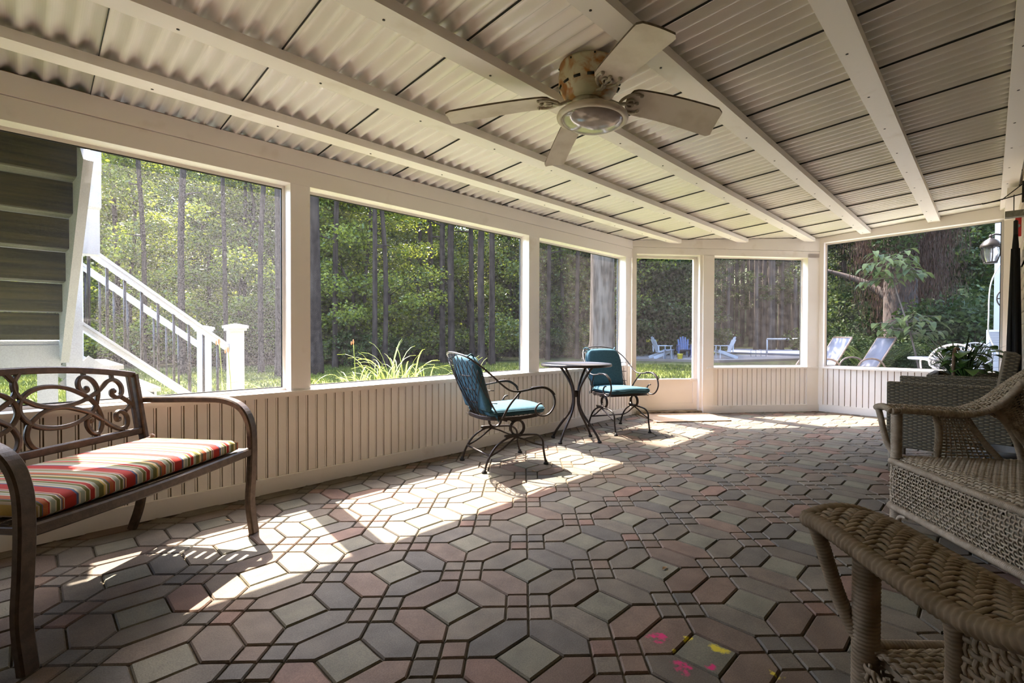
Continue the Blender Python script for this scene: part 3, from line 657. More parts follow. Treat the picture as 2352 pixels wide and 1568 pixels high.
# door frame in the house wall, at the picture's right edge
s_ = MB(); s_.b2((6.05, YR + .0, 0), (6.13, YR + .03, 1.66)); s_.b2((5.32, YR, 1.60), (6.13, YR + .03, 1.66)); struct(s_.build('trim_%d' % k, paint_d)); k += 1
# ================= THINGS ON THE PORCH =================
# --- ceiling fan ---
FX, FY = 1.965, 1.415
fan = empty('ceiling_fan', (FX, FY, roofz(FY) - .0), 0, 'white ceiling fan with a rusty motor housing, four sagging blades and a glass bowl light', 'ceiling fan')
FT = roofz(FY) + .008
ax = Vector((.03, -.05, 1)).normalized()
def fl(mb): return mb
h = MB(); h.lathe([(0, 0), (.146, 0), (.150, -.012), (.146, -.03), (.150, -.055), (.147, -.09), (.138, -.118), (.128, -.13), (.126, -.138), (.116, -.145), (.112, -.155), (.098, -.163), (.085, -.166), (0, -.166)], 48, (0, 0, .0), axis=ax)
ho = h.build('motor_housing', fan_house, fan)
for i in range(14):
    sl_ = MB()
    a = 2 * PI * i / 14 + .1; R_ = .1445
    p0 = Vector((R_ * math.cos(a), R_ * math.sin(a), -.104)); p1 = Vector((R_ * math.cos(a + .22), R_ * math.sin(a + .22), -.104))
    sl_.tube([p0, (p0 + p1) / 2 * 1.006, p1], .0065, 6); sl_.build('vent_slot', darkstrip, ho)
for i in range(8):
    a = 2 * PI * i / 8; sl_ = MB(); sl_.ball((.150 * math.cos(a), .150 * math.sin(a), -.012), .005, 6, 4); sl_.build('screw', darkstrip, ho)
h = MB(); h.lathe([(.05, -.160), (.075, -.166), (.078, -.18), (.07, -.195), (.045, -.20), (.04, -.225)], 32, axis=ax)
for i in range(12):
    a = 2 * PI * i / 12; h.tube([(.05 * math.cos(a), .05 * math.sin(a), -.165), (.07 * math.cos(a + .2), .07 * math.sin(a + .2), -.178), (.055 * math.cos(a + .4), .055 * math.sin(a + .4), -.19)], .006, 5)
h.build('flywheel', fan_met, fan)
lz = -.225; off = Vector((.03, -.05, 1)).normalized()
lc = off * lz + Vector((.02, -.02, 0))
h = MB(); h.lathe([(.04, .02), (.10, .012), (.155, .0), (.172, -.014), (.176, -.024), (.172, -.034), (.160, -.040), (.150, -.036), (.146, -.028)], 64, lc, axis=ax)
lk = h.build('light_ring', fan_ring, fan)
h = MB(); prof = [(.150 * math.sin(t), -.030 - .050 * math.sin(PI / 2 - t) * 1.0) for t in np.linspace(PI / 2, 0, 12)]
h.lathe([(r, z + .0) for r, z in prof], 64, lc, axis=ax); h.build('glass_bowl', lamp_glass, lk)
h = MB(); h.tube([(-.02, .09, -.245), (-.02, .088, -.262)], .007, 8); 
h.build('pull_switch', darkstrip, fan)
def blade(tip, zt, wd, twist, root_r=.135, zr=-.168, tipw=None):
    """one blade from the hub towards tip (xy relative to the hub)"""
    t = Vector((tip[0], tip[1], 0)); L_ = t.length; d = t.normalized(); sd = Vector((-d.y, d.x, 0))
    b_ = MB(); n = 22; tw = wd if tipw is None else tipw
    s0 = root_r + .05
    cols = []
    for i in range(n + 1):
        q = i / n; s = s0 + (L_ - s0) * q
        hw = (wd + (tw - wd) * q) / 2
        if q < .12: hw *= math.sqrt(1 - ((.12 - q) / .12) ** 2) * .6 + .4
        if q > .93: hw *= .80 + .2 * math.sqrt(max(0, 1 - ((q - .93) / .07) ** 2))
        z = zr + (zt - zr) * (q ** 1.4)
        cols.append((s, hw, z))
    V = []
    for s, hw, z in cols:
        for y in np.linspace(-1, 1, 7):
            p = d * s + sd * (y * hw); zz = z + math.sin(twist) * y * hw + .004 * (1 - y * y)
            V.append((p.x, p.y, zz))
    m = len(V); V = V + [(x, y, z + .009) for x, y, z in V]
    Fc = []; MI = []
    for i in range(n):
        for j in range(6):
            a = i * 7 + j; Fc.append((a, a + 7, a + 8, a + 1)); Fc.append((m + a, m + a + 1, m + a + 8, m + a + 7))
    b_.add(V, Fc, 0, True)
    Fe = []
    rim = [i * 7 for i in range(n + 1)] + [n * 7 + j for j in range(1, 7)] + [i * 7 + 6 for i in range(n - 1, -1, -1)] + [j for j in range(5, 0, -1)]
    Fe = [(rim[i], rim[(i + 1) % len(rim)], m + rim[(i + 1) % len(rim)], m + rim[i]) for i in range(len(rim))]
    b_.add(V, Fe, 1, False)
    o = b_.build('blade', [blade_m, blade_e], fan)
    # scrolled bracket
    k_ = MB(); zb = zr
    P = lambda s, y, z=0.0: tuple(d * s + sd * y + Vector((0, 0, zb - .004 + z + math.sin(twist) * y)))
    k_.sweep(bez([P(.055, 0, .02), P(.10, 0, .012), P(.145, 0, -.004), P(.18, 0, -.002)], 5), rect(.020, .012, .003))
    for sg in (-1, 1):
        k_.tube(bez([P(.15, 0), P(.165, sg * .025), P(.20, sg * .048), P(.235, sg * .05), P(.25, sg * .043)], 6), .0075, 8)
        k_.tube(bez([P(.18, 0), P(.195, sg * .018), P(.215, sg * .02), P(.22, sg * .008), P(.205, sg * .004)], 6), .0055, 8)
        k_.ball(P(.25, sg * .043), .011, 8, 6)
    k_.tube([P(.18, 0), P(.235, 0)], .007, 8); k_.ball(P(.238, 0), .010, 8, 6)
    k_.build('blade_bracket', fan_met, o)
blade((-.45, .55), -.225, .135, math.radians(-4), tipw=.16)
blade((-.345, -.555), -.215, .14, math.radians(-10), tipw=.165)
blade((.475, -.43), -.265, .135, math.radians(-24), tipw=.16)
blade((.36, .53), -.265, .125, math.radians(-8), tipw=.13)
fan.location.z = FT

# --- bench ---
UB = np.array((.79, .612, 0)); UB /= np.linalg.norm(UB)
brz = math.atan2(UB[1], UB[0])
FR = np.array((.792, 2.644)); BL = 1.105
bench = empty('garden_bench', (FR[0] - UB[0] * BL, FR[1] - UB[1] * BL, 0), brz, 'brown metal bench with a scrollwork back and curved arms, standing by the left screened wall', 'bench')
# local frame: x along the bench (0..BL), y towards the back, z up
def side(x0):
    arm = bez([(x0, .60, .665), (x0, .45, .668), (x0, .28, .672), (x0, .14, .668), (x0, .05, .63), (x0, .005, .55), (x0, -.005, .44), (x0, .0, .30), (x0, .008, .15), (x0, -.012, .0)], 6)
    m = MB(); m.sweep(arm, rect(.030, .050, .006), up=(1, 0, 0), smooth=False); m.build('arm_leg', bronze, bench)
for x0 in (.085, BL): side(x0)
# back legs and posts
wv = np.array((-.04, .045, .33)); wl_ = wv / np.linalg.norm(wv)
P0 = np.array([.5, 3.13, .466]); orig = np.array((FR[0] - UB[0] * BL, FR[1] - UB[1] * BL, 0.)); VB = np.array((-UB[1], UB[0], 0))
def toloc(P): q = np.asarray(P) - orig; return np.array((q @ UB, q @ VB, q[2]))
p0l = toloc(P0); wl3 = np.array((wl_ @ UB, wl_ @ VB, wl_[2])); xr = p0l[0]
sy_b = p0l[1]; zb_b = p0l[2]
def BP(s, t, dy=0.0): # back-plane point: s from the right post (negative to the left), t up
    return np.array((BL - .02 + s, sy_b + wl3[1] / wl3[2] * t * .98 + dy, zb_b + t * wl3[2]))
for xx in (-.02, -1.085):
    m = MB(); m.sweep(bez([BP(xx, .335), BP(xx, .15), BP(xx, .0), BP(xx, -.08, .0), (BL - .02 + xx, sy_b + .0, .28), (BL - .02 + xx, sy_b + .03, .12), (BL - .02 + xx, sy_b + .075, .0)], 6), rect(.042, .026, .005), up=(1, 0, 0), smooth=False)
    m.build('back_post', bronze, bench)
SC = -.553
m = MB(); tp = [BP(s, .335 + .056 * (1 - ((s - SC) / .53) ** 2)) for s in np.linspace(-1.085, -.02, 30)]
m.sweep(tp, rect(.022, .030, .004), smooth=False); m.build('top_rail', bronze, bench)
m = MB(); m.sweep([BP(-1.085, .048), BP(-.02, .048)], rect(.022, .034, .004), smooth=False); m.build('lower_back_rail', bronze, bench)
m = MB()
for xx in (-.052, -1.053): m.sweep([BP(xx, .06), BP(xx, .34)], rect(.016, .016, .002), up=(1, 0, 0), smooth=False)
cv1 = [(-0.528, 0.385), (-0.552, 0.348), (-0.556, 0.322), (-0.548, 0.294), (-0.533, 0.275), (-0.517, 0.263), (-0.482, 0.242), (-0.439, 0.228), (-0.398, 0.224), (-0.352, 0.226), (-0.303, 0.233), (-0.257, 0.251), (-0.219, 0.270), (-0.19, 0.292), (-0.166, 0.312), (-0.139, 0.319), (-0.114, 0.308), (-0.099, 0.282), (-0.1, 0.254), (-0.115, 0.236), (-0.137, 0.234), (-0.153, 0.249), (-0.150, 0.266), (-0.139, 0.268)]
cv2 = [(-0.270, 0.296), (-0.266, 0.282), (-0.280, 0.275), (-0.295, 0.285), (-0.303, 0.305), (-0.300, 0.328), (-0.284, 0.343), (-0.261, 0.342), (-0.237, 0.325), (-0.222, 0.296), (-0.22, 0.261), (-0.23, 0.228), (-0.243, 0.199), (-0.267, 0.173), (-0.297, 0.156), (-0.349, 0.139), (-0.403, 0.134), (-0.453, 0.14), (-0.496, 0.155), (-0.521, 0.173), (-0.539, 0.196), (-0.549, 0.221), (-0.548, 0.247), (-0.537, 0.272), (-0.512, 0.296), (-0.474, 0.312), (-0.432, 0.316), (-0.385, 0.310), (-0.341, 0.295), (-0.3, 0.272), (-0.263, 0.244), (-0.24, 0.214), (-0.227, 0.178), (-0.221, 0.142), (-0.227, 0.108), (-0.244, 0.081), (-0.264, 0.078), (-0.281, 0.093), (-0.292, 0.121), (-0.288, 0.143), (-0.273, 0.148), (-0.266, 0.137)]
cv3 = [(-0.490, 0.05), (-0.522, 0.072), (-0.536, 0.099), (-0.538, 0.126), (-0.527, 0.157), (-0.512, 0.176), (-0.49, 0.194), (-0.458, 0.212), (-0.413, 0.221), (-0.371, 0.218), (-0.337, 0.207), (-0.295, 0.189), (-0.256, 0.167), (-0.222, 0.138), (-0.19, 0.109), (-0.152, 0.082), (-0.127, 0.076), (-0.103, 0.086), (-0.093, 0.115), (-0.1, 0.144), (-0.122, 0.160), (-0.143, 0.156), (-0.150, 0.137), (-0.145, 0.122), (-0.133, 0.124)]
con = [(-0.107, 0.23), (-0.072, 0.201), (-0.069, 0.18), (-0.097, 0.16)]
st = [[(-.272, .345), (-.272, .37)], [(-.139, .32), (-.139, .355)], [(-.252, .08), (-.252, .06)], [(-.127, .075), (-.127, .06)]]
for cv in (cv1, cv2, cv3, con):
    for mir in (0, 1):
        pts = bez([BP((2 * SC - s) if mir else s, t) for s, t in cv], 4)
        m.sweep(pts, rect(.018, .018, .003), up=(0, 1, .1), smooth=False)
for c_ in st:
    for mir in (0, 1): m.sweep([BP((2 * SC - s) if mir else s, t) for s, t in c_], rect(.016, .016, .002), up=(0, 1, 0), smooth=False)
for s, t in ((-.139, .262), (-.268, .292), (-.274, .139), (-.137, .128)):
    for mir in (0, 1): c_ = BP((2 * SC - s) if mir else s, t); m.ball(c_, .0115, 10, 6)
m.build('scrollwork', bronze, bench)
# seat frame and slats
m = MB(); zs_ = .415
m.sweep(bez([(.085, .0, zs_), (BL * .25, -.006, zs_ - .004), (BL * .5, -.012, zs_ - .006), (BL * .75, -.006, zs_ - .004), (BL, .0, zs_)], 6), rect(.030, .040, .006), smooth=False)
m.sweep([(.085, .50, zs_ - .01), (BL, .50, zs_ - .01)], rect(.026, .026, .004), smooth=False)
for x0 in (.10, BL - .015): m.sweep([(x0, 0, zs_), (x0, .52, zs_ - .01)], rect(.026, .024, .003), smooth=False)
m.build('seat_frame', bronze, bench)
for i in range(9):
    m = MB(); y = .035 + i * .053; m.sweep([(.10, y, zs_ + .012), (BL - .02, y, zs_ + .012 - .003)], rect(.036, .006, .002), smooth=False); m.build('seat_slat', bronze, bench)
# cushion: lies on the bench
def cushion(name, x0, x1, y0, y1, z0, th, mat, bulge=.01, stripe=None, parent=None, corner=.03, nx=64, ny=26):
    V = []; Fc = []; ring = []
    def prof(q): # edge rounding 0..1 -> height factor
        return q
    P = np.zeros((2, ny + 1, nx + 1, 3)); stv = []
    for k_ in (0, 1):
        for j in range(ny + 1):
            for i in range(nx + 1):
                u, v = i / nx, j / ny
                x = x0 + (x1 - x0) * u; y = y0 + (y1 - y0) * v
                d = min(x - x0, x1 - x, y - y0, y1 - y); e = min(1, d / corner); f_ = math.sqrt(max(0, 1 - (1 - e) ** 2))
                top = z0 + th * .5 + (th * .5) * (.55 + .45 * f_) + bulge * math.sin(PI * u) ** .6 * math.sin(PI * v) ** .6 + .0015 * math.sin(x * 23 + y * 7) * e
                bot = z0 + th * .5 - (th * .5) * (.55 + .45 * f_)
                V.append((x, y, top if k_ else bot)); stv.append(x)
    n1 = (nx + 1) * (ny + 1)
    for k_ in (0, 1):
        for j in range(ny):
            for i in range(nx):
                a = k_ * n1 + j * (nx + 1) + i; q = (a, a + 1, a + nx + 2, a + nx + 1); Fc.append(q if k_ else q[::-1])
    rim = [i for i in range(nx + 1)] + [j * (nx + 1) + nx for j in range(1, ny + 1)] + [ny * (nx + 1) + i for i in range(nx - 1, -1, -1)] + [j * (nx + 1) for j in range(ny - 1, 0, -1)]
    for i in range(len(rim)): a, b_ = rim[i], rim[(i + 1) % len(rim)]; Fc.append((a, b_, n1 + b_, n1 + a))
    mb = MB(); mb.add(V, Fc, 0, True); o = mb.build(name, mat, parent)
    if stripe:
        at = o.data.attributes.new('stripe', 'FLOAT', 'POINT'); at.data.foreach_set('value', [q * stripe[0] + stripe[1] for q in stv])
    return o
cu = cushion('seat_cushion', 0.125, BL - .095, .002, .495, zs_ + .016, .060, stripes, .012, (1 / .215, .05), nx=150, corner=.04)
cu.location = bench.location; cu.rotation_euler = bench.rotation_euler
tag(cu, 'red, olive and cream striped seat cushion lying on the brown metal bench', 'cushion')
tie = MB()
xq = BL - .04
tie.tube(bez([(BL * .42, .49, zs_ + .045), (BL * .55, .505, zs_ + .056), (BL * .72, .50, zs_ + .062), (BL * .88, .49, zs_ + .066), (BL - .06, .50, zs_ + .075)], 6), .0035, 6)
tie.tube(bez([(BL * .46, .495, zs_ + .048), (BL * .6, .50, zs_ + .052), (BL * .78, .49, zs_ + .060), (BL - .06, .50, zs_ + .072)], 6), .003, 6)
tie.ball((BL - .06, .50, zs_ + .073), .012, 8, 6)
tie.build('tie_string', pbr('red_cord', (.35, .10, .07), (.6, .5, .4), 60, .8), cu)

# --- wrought-iron spring chairs ---
def spring_chair(label):
    """local: front = +y, right = +x"""
    t = empty('spring_chair', (0, 0, 0), 0, label, 'chair', None)
    SZ = .388
    # base arches left and right with feet
    for sx in (-1, 1):
        m = MB(); X_ = sx * .205
        a = bez([(X_, -.265, 0), (X_, -.235, .09), (X_, -.17, .18), (X_, -.08, .232), (X_, 0, .245), (X_, .10, .245), (X_, .19, .232), (X_, .235, .19), (X_, .245, .11), (X_, .268, 0)], 5)
        m.tube(a, .0085, 8)
        m.tube(bez([(X_, -.225, .112), (X_ - sx * .0, -.12, .16), (X_, -.02, .225), (X_, .02, .240)], 5), .007, 7)
        m.tube(bez([(X_, -.02, .240), (X_, .06, .215), (X_, .15, .175), (X_, .24, .148)], 5), .007, 7)
        m.build('leg_arch', iron, t)
        for y in (-.265, .268):
            m = MB(); m.lathe([(0, .0), (.019, .0), (.021, .006), (.013, .016), (.008, .03), (0, .03)], 12, (X_, y, 0)); m.build('foot', iron_foot, t)
        # coil spring
        m = MB(); pts = []; Rr = .056
        for i in range(53):
            th = -PI / 2 + 2 * PI * i / 26 * 1.0
            pts.append((X_ - sx * (.008 + .022 * i / 52), Rr * math.cos(th) * 1.0 + .02, .247 + Rr + Rr * math.sin(th)))
        pts = [(X_, -.10, .253), (X_, -.03, .251)] + pts + [(X_ - sx * .03, -.04, SZ - .012), (X_ - sx * .03, -.11, SZ - .010)]
        # finish on the seat side
        m.tube(bez(pts[:2] + pts[2:50] , 2), .0085, 8)
        m.tube(bez([(X_ - sx * .028, .02 + Rr * math.cos(PI * .5 + .6), .247 + Rr + Rr * math.sin(PI * .5 + .6)), (X_ - sx * .03, -.05, SZ - .016), (X_ - sx * .03, -.12, SZ - .014)], 4), .0085, 8)
        m.b2((X_ - .012, -.085, .238), (X_ + .012, .035, .260)); m.build('coil_spring', iron, t)
    m = MB(); m.tube([(-.205, -.222, .118), (.205, -.222, .118)], .0075, 8); m.build('stretcher', iron, t)
    # seat pan
    m = MB(); rr = []
    for i in range(40):
        a_ = 2 * PI * i / 40; c_, s_n = math.cos(a_), math.sin(a_)
        x = .255 * (abs(c_) ** .55) * (1 if c_ > 0 else -1); y = .250 * (abs(s_n) ** .6) * (1 if s_n > 0 else -1)
        if y < 0: x *= .86 + .14 * (1 + y / .245)
        rr.append((x, y, SZ - .02 * max(0, y) / .245 * -.6))
    m.sweep(rr, rect(.008, .028, .002), closed=True, smooth=False)
    for q in np.linspace(-.20, .20, 11): m.tube([(q, -.235, SZ - .008), (q, .24, SZ)], .0028, 5)
    for q in np.linspace(-.19, .20, 10): m.tube([(-.24, q, SZ - .008), (.24, q, SZ - .006)], .0028, 5)
    m.tube([(-.24, -.10, SZ - .016), (.24, -.10, SZ - .016)], .008, 6); m.tube([(-.24, .02, SZ - .018), (.24, .02, SZ - .018)], .008, 6)
    m.build('seat_pan', iron, t)
    # hoop: back top and arms in one bar
    def arm(sx):
        return [(sx * .250, -.315, .780), (sx * .272, -.240, .715), (sx * .285, -.17, .650), (sx * .290, -.10, .602), (sx * .292, -.02, .590), (sx * .292, .09, .602), (sx * .290, .195, .604), (sx * .286, .270, .562), (sx * .282, .298, .49), (sx * .276, .275, .428), (sx * .27, .225, .392), (sx * .266, .160, .398), (sx * .268, .130, .44), (sx * .27, .155, .480), (sx * .272, .185, .487)]
    top = [(-.19, -.395, .845), (-.09, -.43, .868), (0, -.438, .873), (.09, -.43, .868), (.19, -.395, .845)]
    m = MB(); path = arm(-1)[::-1] + top + arm(1)
    m.sweep(bez(path, 5), rect(.016, .013, .004), smooth=True); m.build('hoop_and_arms', iron, t)
    for sx in (-1, 1):
        m = MB(); m.sweep(bez([(sx * .291, .08, .612), (sx * .290, .19, .615), (sx * .287, .258, .582), (sx * .287, .288, .55)], 5), rect(.030, .006, .002), up=(0, 0, 1)); m.build('arm_pad', iron, t)
        m = MB(); m.tube(bez([(sx * .245, -.14, SZ), (sx * .268, -.09, .49), (sx * .292, -.01, .590)], 5), .0078, 8); m.build('arm_brace', iron, t)
    # back wires: fan
    m = MB()
    def hoop(a_): # point on the back rim, a_ in -1..1
        x = .262 * math.sin(a_ * PI / 2); z = .712 + .152 * math.cos(a_ * PI / 2); y = -.305 - .125 * math.cos(a_ * PI / 2) + .0; return np.array((x, y, z))
    for i in range(13):
        a_ = -1 + 2 * i / 12; q = hoop(a_ * .98)
        for lean in (-.11, .11):
            bx = np.clip(q[0] * .55 + lean, -.2, .2); by = -.235 + .0 * abs(bx); b0 = np.array((bx, by + .10 * (bx / .2) ** 2, SZ))
            mid = (q + b0) / 2 + np.array((0, -.02 * 1, 0)); m.tube(bez([b0, mid, q], 4), .0026, 5)
    for zz, wd_, yy in ((.50, .215, -.265), (.60, .24, -.305), (.70, .255, -.33)):
        m.tube(bez([(-wd_, yy + .10, zz), (-wd_ * .6, yy + .02, zz), (0, yy - .02, zz), (wd_ * .6, yy + .02, zz), (wd_, yy + .10, zz)], 4), .0035, 5)
    m.build('back_wire_mesh', iron, t)
    # cushions (tied to the chair)
    def pad(nm, org, ux, uy, un, wx0, wx1, ly, th, taper_round):
        nx, ny = 28, 30; V = []; Fc = []
        org, ux, uy, un = map(lambda q: np.array(q, float), (org, ux, uy, un))
        for k_ in (0, 1):
            for j in range(ny + 1):
                v = j / ny; hw = wx0 + (wx1 - wx0) * v
                if v > 1 - taper_round: hw *= math.sqrt(max(0.0, 1 - ((v - 1 + taper_round) / taper_round) ** 2)) * .45 + .55
                if v < .05: hw *= .93 + .07 * v / .05
                for i in range(nx + 1):
                    u = -1 + 2 * i / nx; e = min(1, (1 - abs(u)) / .16, v / .08 if v < .5 else (1 - v) / .08); f_ = math.sqrt(max(0, 1 - (1 - e) ** 2))
                    hh = th * (.30 + .70 * f_) * (.5 if k_ else -.5) * (1 + .15 * math.sin(PI * v) * (1 - u * u)) + (.012 * (1 - u * u) if k_ else 0)
                    V.append(org + ux * u * hw + uy * v * ly + un * hh)
        n1 = (nx + 1) * (ny + 1)
        for k_ in (0, 1):
            for j in range(ny):
                for i in range(nx): a = k_ * n1 + j * (nx + 1) + i; q = (a, a + 1, a + nx + 2, a + nx + 1); Fc.append(q if k_ else q[::-1])
        rim = list(range(nx + 1)) + [j * (nx + 1) + nx for j in range(1, ny + 1)] + [ny * (nx + 1) + i for i in range(nx - 1, -1, -1)] + [j * (nx + 1) for j in range(ny - 1, 0, -1)]
        for i in range(len(rim)): a, b_ = rim[i], rim[(i + 1) % len(rim)]; Fc.append((a, b_, n1 + b_, n1 + a))
        m = MB(); m.add(V, Fc, 0, True); o = m.build(nm, teal, t)
        pp = MB(); pts = [tuple((np.array(V[r_]) + np.array(V[n1 + r_])) / 2 + un * th * .12) for r_ in rim]; pp.tube(pts, .0045, 6, closed=True); pp.build('piping', teal_d, o)
        return o
    pad('seat_cushion', (0, -.215, SZ + .034), (1, 0, 0), (0, 1, .02), (0, 0, 1), .205, .240, .480, .052, .12)
    bu = np.array((0, -.30, .95)); bu /= np.linalg.norm(bu); bn = np.array((0, bu[2], -bu[1]))
    pad('back_cushion', (0, -.215, SZ + .052), (1, 0, 0), bu, bn, .205, .225, .425, .058, .30)
    for sx in (-1, 1):
        m = MB(); e_ = np.array((sx * .15, -.215, SZ + .05)) + bu * .40
        m.tube(bez([e_, e_ + np.array((sx * .015, .0, .03)), e_ + np.array((sx * .04, -.03, .045)), e_ + np.array((sx * .05, -.06, .03))], 4), .006, 6)
        m.tube(bez([e_, e_ + np.array((sx * .025, -.02, .012)), e_ + np.array((sx * .045, -.05, .0))], 4), .005, 6); m.build('back_tie', teal_d, t)
        m = MB(); e_ = np.array((sx * .215, -.17, SZ + .02)); m.ball(e_, .014, 8, 5); m.tube(bez([e_, e_ + np.array((sx * .03, -.01, -.01)), e_ + np.array((sx * .03, -.0, -.035))], 3), .004, 5); m.build('seat_tie', teal_d, t)
    return t
ch = spring_chair('dark iron spring chair with teal cushions, facing the round table, left of it')
ch['group'] = 'iron spring chairs by the round table'
ch2 = copy_tree(ch)
ch.location = (2.64, 2.715, 0); ch.rotation_euler = (0, 0, math.radians(-16.4 - 90))
ch2.location = (4.43, 2.80, 0); ch2.rotation_euler = (0, 0, math.radians(-114 - 90))
ch2['label'] = 'dark iron spring chair with teal cushions, between the round table and the screen door'

# --- bistro table ---
tb = empty('bistro_table', (3.69, 2.80, 0), 0, 'small round metal table with curved legs, standing between the two teal chairs', 'table')
TZ = .735
m = MB(); m.lathe([(0, TZ - .006), (.318, TZ - .006), (.325, TZ), (.333, TZ), (.337, TZ - .006), (.337, TZ - .022), (.330, TZ - .026), (.318, TZ - .024), (.315, TZ - .012), (0, TZ - .012)], 72)
m.build('tabletop', iron, tb)
for i in range(4):
    a = (0, 1.87, 3.14, 4.99)[i]; R_ = lambda r, z: (r * math.cos(a), r * math.sin(a), z)
    m = MB(); m.tube(bez([R_(.175, TZ - .02), R_(.14, .67), R_(.085, .59), R_(.045, .51), R_(.030, .43), R_(.035, .34), R_(.075, .25), (R_(.15, .15)), R_(.205, .07), R_(.235, .012)], 6), .0115, 10)
    l = m.build('leg', iron, tb)
    m = MB(); m.lathe([(0, 0), (.018, 0), (.020, .008), (.015, .02), (0, .02)], 12, R_(.236, 0)); m.build('foot_cap', iron_foot, l)
m = MB(); m.lathe([(.0, .475), (.022, .475), (.022, .415), (0, .415)], 12); m.build('leg_collar', iron, tb)

# --- wicker armchairs ---
def wicker_chair(label):
    """local: front +y, right +x, origin on the floor"""
    t = empty('wicker_armchair', (0, 0, 0), 0, label, 'chair', 'old wicker armchairs on the right')
    W, SZ, AZ = .41, .355, .64
    # legs (all four) and arm posts
    for sx in (-1, 1):
        m = MB(); wrapped(m, [(sx * W, .30, AZ - .02), (sx * W, .30, SZ), (sx * W, .30, .02), (sx * (W + .01), .31, 0)], .024, .008, 10); m.build('front_leg', wicker_w, t)
        m = MB(); wrapped(m, bez([(sx * W, -.28, SZ), (sx * W, -.29, .18), (sx * (W + .01), -.32, 0)], 4), .020, .008, 9); m.build('rear_leg', wicker_w, t)
        m = MB(); wrapped(m, bez([(sx * (W + .085), .340, AZ - .015), (sx * (W + .068), .335, .57), (sx * (W + .035), .328, .46), (sx * (W + .006), .305, SZ + .03)], 5), .0145, .007, 9); m.build('arm_brace', wicker_w, t)
        m = MB()
        wrapped(m, bez([(sx * (W - .01), .155, AZ - .015), (sx * (W - .0), .12, .60), (sx * (W - .01), .11, .50), (sx * (W - .02), .125, SZ + .02)], 5), .014, .007, 8)
        wrapped(m, bez([(sx * (W + .01), -.02, AZ - .015), (sx * (W - .0), -.03, .58), (sx * (W - .02), -.09, .47), (sx * (W - .04), -.16, SZ + .02)], 5), .014, .007, 8)
        m.build('arm_strut', wicker_w, t)
        # small woven panel between the struts
        def SP(u, v, sx=sx):
            u = np.asarray(u, float); v = np.asarray(v, float)
            ya = .115 + .03 * (1 - v) ** 2 + .02 * v * v * 0; yb = -.15 + .14 * v; z = SZ + .02 + (AZ - SZ - .05) * v
            return np.stack([np.full_like(u + v, sx * (W - .012)), ya + (yb - ya) * u, z + 0 * u], -1)
        m = MB(); weave(m, SP, 11, 15, .0044, .0044, .0026, .0028); m.build('arm_panel', wicker, t)
        # curved foot bracket
        m = MB(); wrapped(m, bez([(sx * (W - .005), .30, .045), (sx * (W - .045), .305, .085), (sx * (W - .10), .31, .10)], 5), .0095, .006, 7); m.build('leg_bracket', wicker_w, t)
    # seat: dense weave, domed, rolled over the front
    def SS(u, v):
        u = np.asarray(u, float); v = np.asarray(v, float)
        x = (-1 + 2 * u) * (W - .012 + .012 * v); y = -.27 + .60 * v; y = np.minimum(y, .335)
        z = SZ + .028 + .012 * np.sin(PI * u) - .045 * np.clip((v - .86) / .14, 0, 1) ** 2 + 0 * v
        return np.stack([x, y, z], -1)
    m = MB(); weave(m, SS, 44, 40, .0072, .0070, .0030, .0028); 
    se = m.build('seat', wicker, t)
    m = MB(); m.b2((-W + .02, -.26, SZ - .004), (W - .02, .29, SZ + .008)); m.build('seat_board', wicker_w, se)
    # front apron, open weave
    def SA(u, v):
        u = np.asarray(u, float); v = np.asarray(v, float)
        return np.stack([(-1 + 2 * u) * (W - .008), .322 + .012 * np.sin(PI * v) + 0 * u, .135 + (SZ - .13) * v + 0 * u], -1)
    m = MB(); weave(m, SA, 42, 13, .0046, .0036, .0026, .0030, sub=2); m.build('front_apron', wicker, t)
    for sx in (-1, 1):
        def SB(u, v, sx=sx):
            u = np.asarray(u, float); v = np.asarray(v, float)
            return np.stack([np.full_like(u + v, sx * (W + .014)), -.27 + .57 * u + 0 * v, .135 + (SZ - .13) * v + 0 * u], -1)
        m = MB(); weave(m, SB, 30, 12, .0058, .0044, .0030, .0036); m.build('side_apron', wicker, t)
    m = MB()
    ring = [(-W, .328, .130), (W, .328, .130)]
    wrapped(m, ring, .017, .007, 9, .12); wrapped(m, [(-W - .014, -.28, .130), (-W - .014, .32, .130)], .015, .007, 8); wrapped(m, [(W + .014, -.28, .130), (W + .014, .32, .130)], .015, .007, 8)
    m.build('apron_rim', wicker_w, t)
    m = MB(); wrapped(m, [(-W, .325, SZ + .004), (W, .325, SZ + .004)], .016, .007, 8); m.build('seat_rim', wicker_w, t)
    # arm band sweeping up over the back
    half = [(W + .028, .345, AZ + .0), (W + .025, .28, AZ + .004), (W + .022, .12, AZ - .004), (W + .015, -.02, AZ - .004), (W + .005, -.13, AZ + .045), (W - .02, -.22, AZ + .15), (W - .07, -.30, AZ + .25), (W - .16, -.36, AZ + .32), (0.09, -.39, AZ + .355)]
    full = half + [(0, -.395, AZ + .36)] + [(-x, y, z) for x, y, z in half[::-1]]
    cen = bez(full, 10); cen, tt = resample(cen, .012); Ltot = tt[-1]
    # outward direction of the band: horizontal normal pointing away from the seat centre
    T_ = np.gradient(cen, axis=0); T_ /= np.linalg.norm(T_, axis=1)[:, None]
    outv = np.cross(T_, (0, 0, 1)); outv /= np.linalg.norm(outv, axis=1)[:, None]
    sgn = np.sign((outv * (cen - np.array((0, 0, AZ)))).sum(1)); sgn[sgn == 0] = 1
    outv *= np.median(sgn)
    upv = np.cross(T_, outv); upv *= np.sign(upv[:, 2:3] + 1e-9)
    hwid = .060
